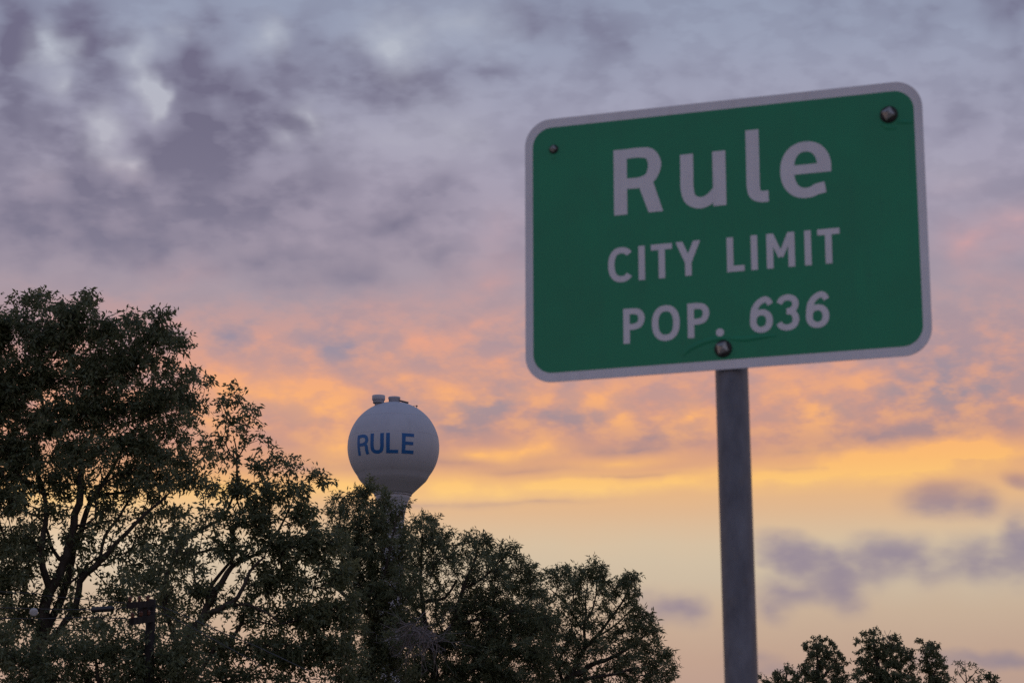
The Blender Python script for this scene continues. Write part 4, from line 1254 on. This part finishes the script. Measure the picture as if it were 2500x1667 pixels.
for (x0, y0, x1, y1, dpt, th) in ((314, 1477, 372, 1473, -1.3, .12), (320, 1517, 373, 1508, -1.2, .13)):
    a, b = rel(x0, y0, PY + dpt), rel(x1, y1, PY - .13)
    t = (b - a).normalized()
    s = t.cross(Vector((0, 0, 1))).normalized()
    u = s.cross(t)
    V = [p + s * i * th * .4 + u * j * th * .55 for p in (a, b) for i in (-1, 1) for j in (-1, 1)]
    F = [(0, 1, 3, 2), (4, 6, 7, 5), (0, 4, 5, 1), (2, 3, 7, 6), (0, 2, 6, 4), (1, 5, 7, 3)]
    arm = mesh_obj('crossarm', V, F, MAT['wood'], pole)
    for k in (.06, .45, .8):
        c = a.lerp(b, k) + u * th * .5
        V, F = lathe([(.004, .13), (.03, .12), (.045, .085), (.03, .07), (.045, .045), (.025, .02), (.02, 0)], 14)
        mesh_obj('insulator', V, F, MAT['porcelain'], arm, True, Matrix.Translation(c))
V, F = lathe([(.005, .30), (.09, .29), (.11, .27), (.11, .02), (.09, 0), (.005, -.005)], 20)
mesh_obj('equipment_can', V, F, MAT['wood'], pole, True, Matrix.Translation(rel(347, 1508, PY - .35)))


def wire(pts, rad, label, sag=0.0):
    q = [np.array(p) for p in pts]
    s = spline3([(*p, 0) for p in q], .8)[:, :3]
    o = s[0]
    wv, wf = tube([Vector(p - o) for p in s], rad, 6)
    w = mesh_obj('overhead_cable', wv, wf, MAT['wire'], None, True)
    w.location = tuple(o)
    tag(w, label, 'cable', 'cables on the utility pole')
    return w


def off_left(y, dy, Y):
    """carry a line on beyond the frame to where the next pole would stand"""
    a = P(-900, y + dy, Y)
    return a


wire([off_left(1420, 0, PY - 1), P(0, 1443.5, PY - .6), P(100, 1453, PY - .5), P(200, 1462, PY - .3), P(316, 1472, PY - 1.2)], .009, 'topmost thin black cable crossing the left trunks')
wire([off_left(1470, 0, PY - 1), P(0, 1483, PY - .6), P(100, 1486, PY - .6), P(200, 1487.5, PY - .7), P(285, 1485, PY - 1), P(325, 1480, PY - 1.1)], .012, 'middle black cable carrying the splice case, left of the utility pole')
wire([off_left(1500, 0, PY - 1), P(0, 1509, PY - .6), P(120, 1509, PY - .6), P(240, 1506.5, PY - .7), P(330, 1512, PY - 1.0)], .012, 'lowest black cable running level to the lower crossarm')
wire([P(368, 1476, PY - .12), P(402, 1483, PY - .6), P(480, 1515, PY - 1.4), P(550, 1546, PY - 2.0), P(622, 1575, PY - 2.6), P(760, 1640, PY - 4.0)], .009, 'upper service line sloping down to the right from the pole')
wire([P(368, 1492, PY - .12), P(405, 1500, PY - .6), P(470, 1532, PY - 1.3), P(525, 1562, PY - 1.8), P(640, 1625, PY - 2.8)], .009, 'lower service line sloping down to the right from the pole')
cl_a, cl_b = Vector(P(223, 1488, PY - .75)), Vector(P(278, 1485, PY - .95))
cv, cf = tube([Vector(), (cl_b - cl_a) * .04, (cl_b - cl_a) * .05, (cl_b - cl_a) * .95, (cl_b - cl_a) * .96, cl_b - cl_a], [.035, .045, .062, .062, .045, .035], 16)
spl = mesh_obj('splice_case', cv, cf, MAT['closure'], None, False)
spl.location = cl_a
tag(spl, 'black cylindrical splice case hanging on the middle cable', 'splice case')
dc = Vector(P(82.5, 1493.5, PY - .72))
dvv, dff = lathe([(.005, .02), (.06, .018), (.088, .008), (.09, 0), (.088, -.008), (.06, -.018), (.005, -.02)], 24)
dsk = mesh_obj('marker_disc', dvv, dff, MAT['pale'], None, True)
dsk.location = dc
dsk.rotation_euler = (math.pi / 2 + .2, 0, .2)
tag(dsk, 'small pale round disc on the cable in front of the left trunk', 'marker')
print('LEAVES', LEAVES, sum(l[2] for l in LEAVES))
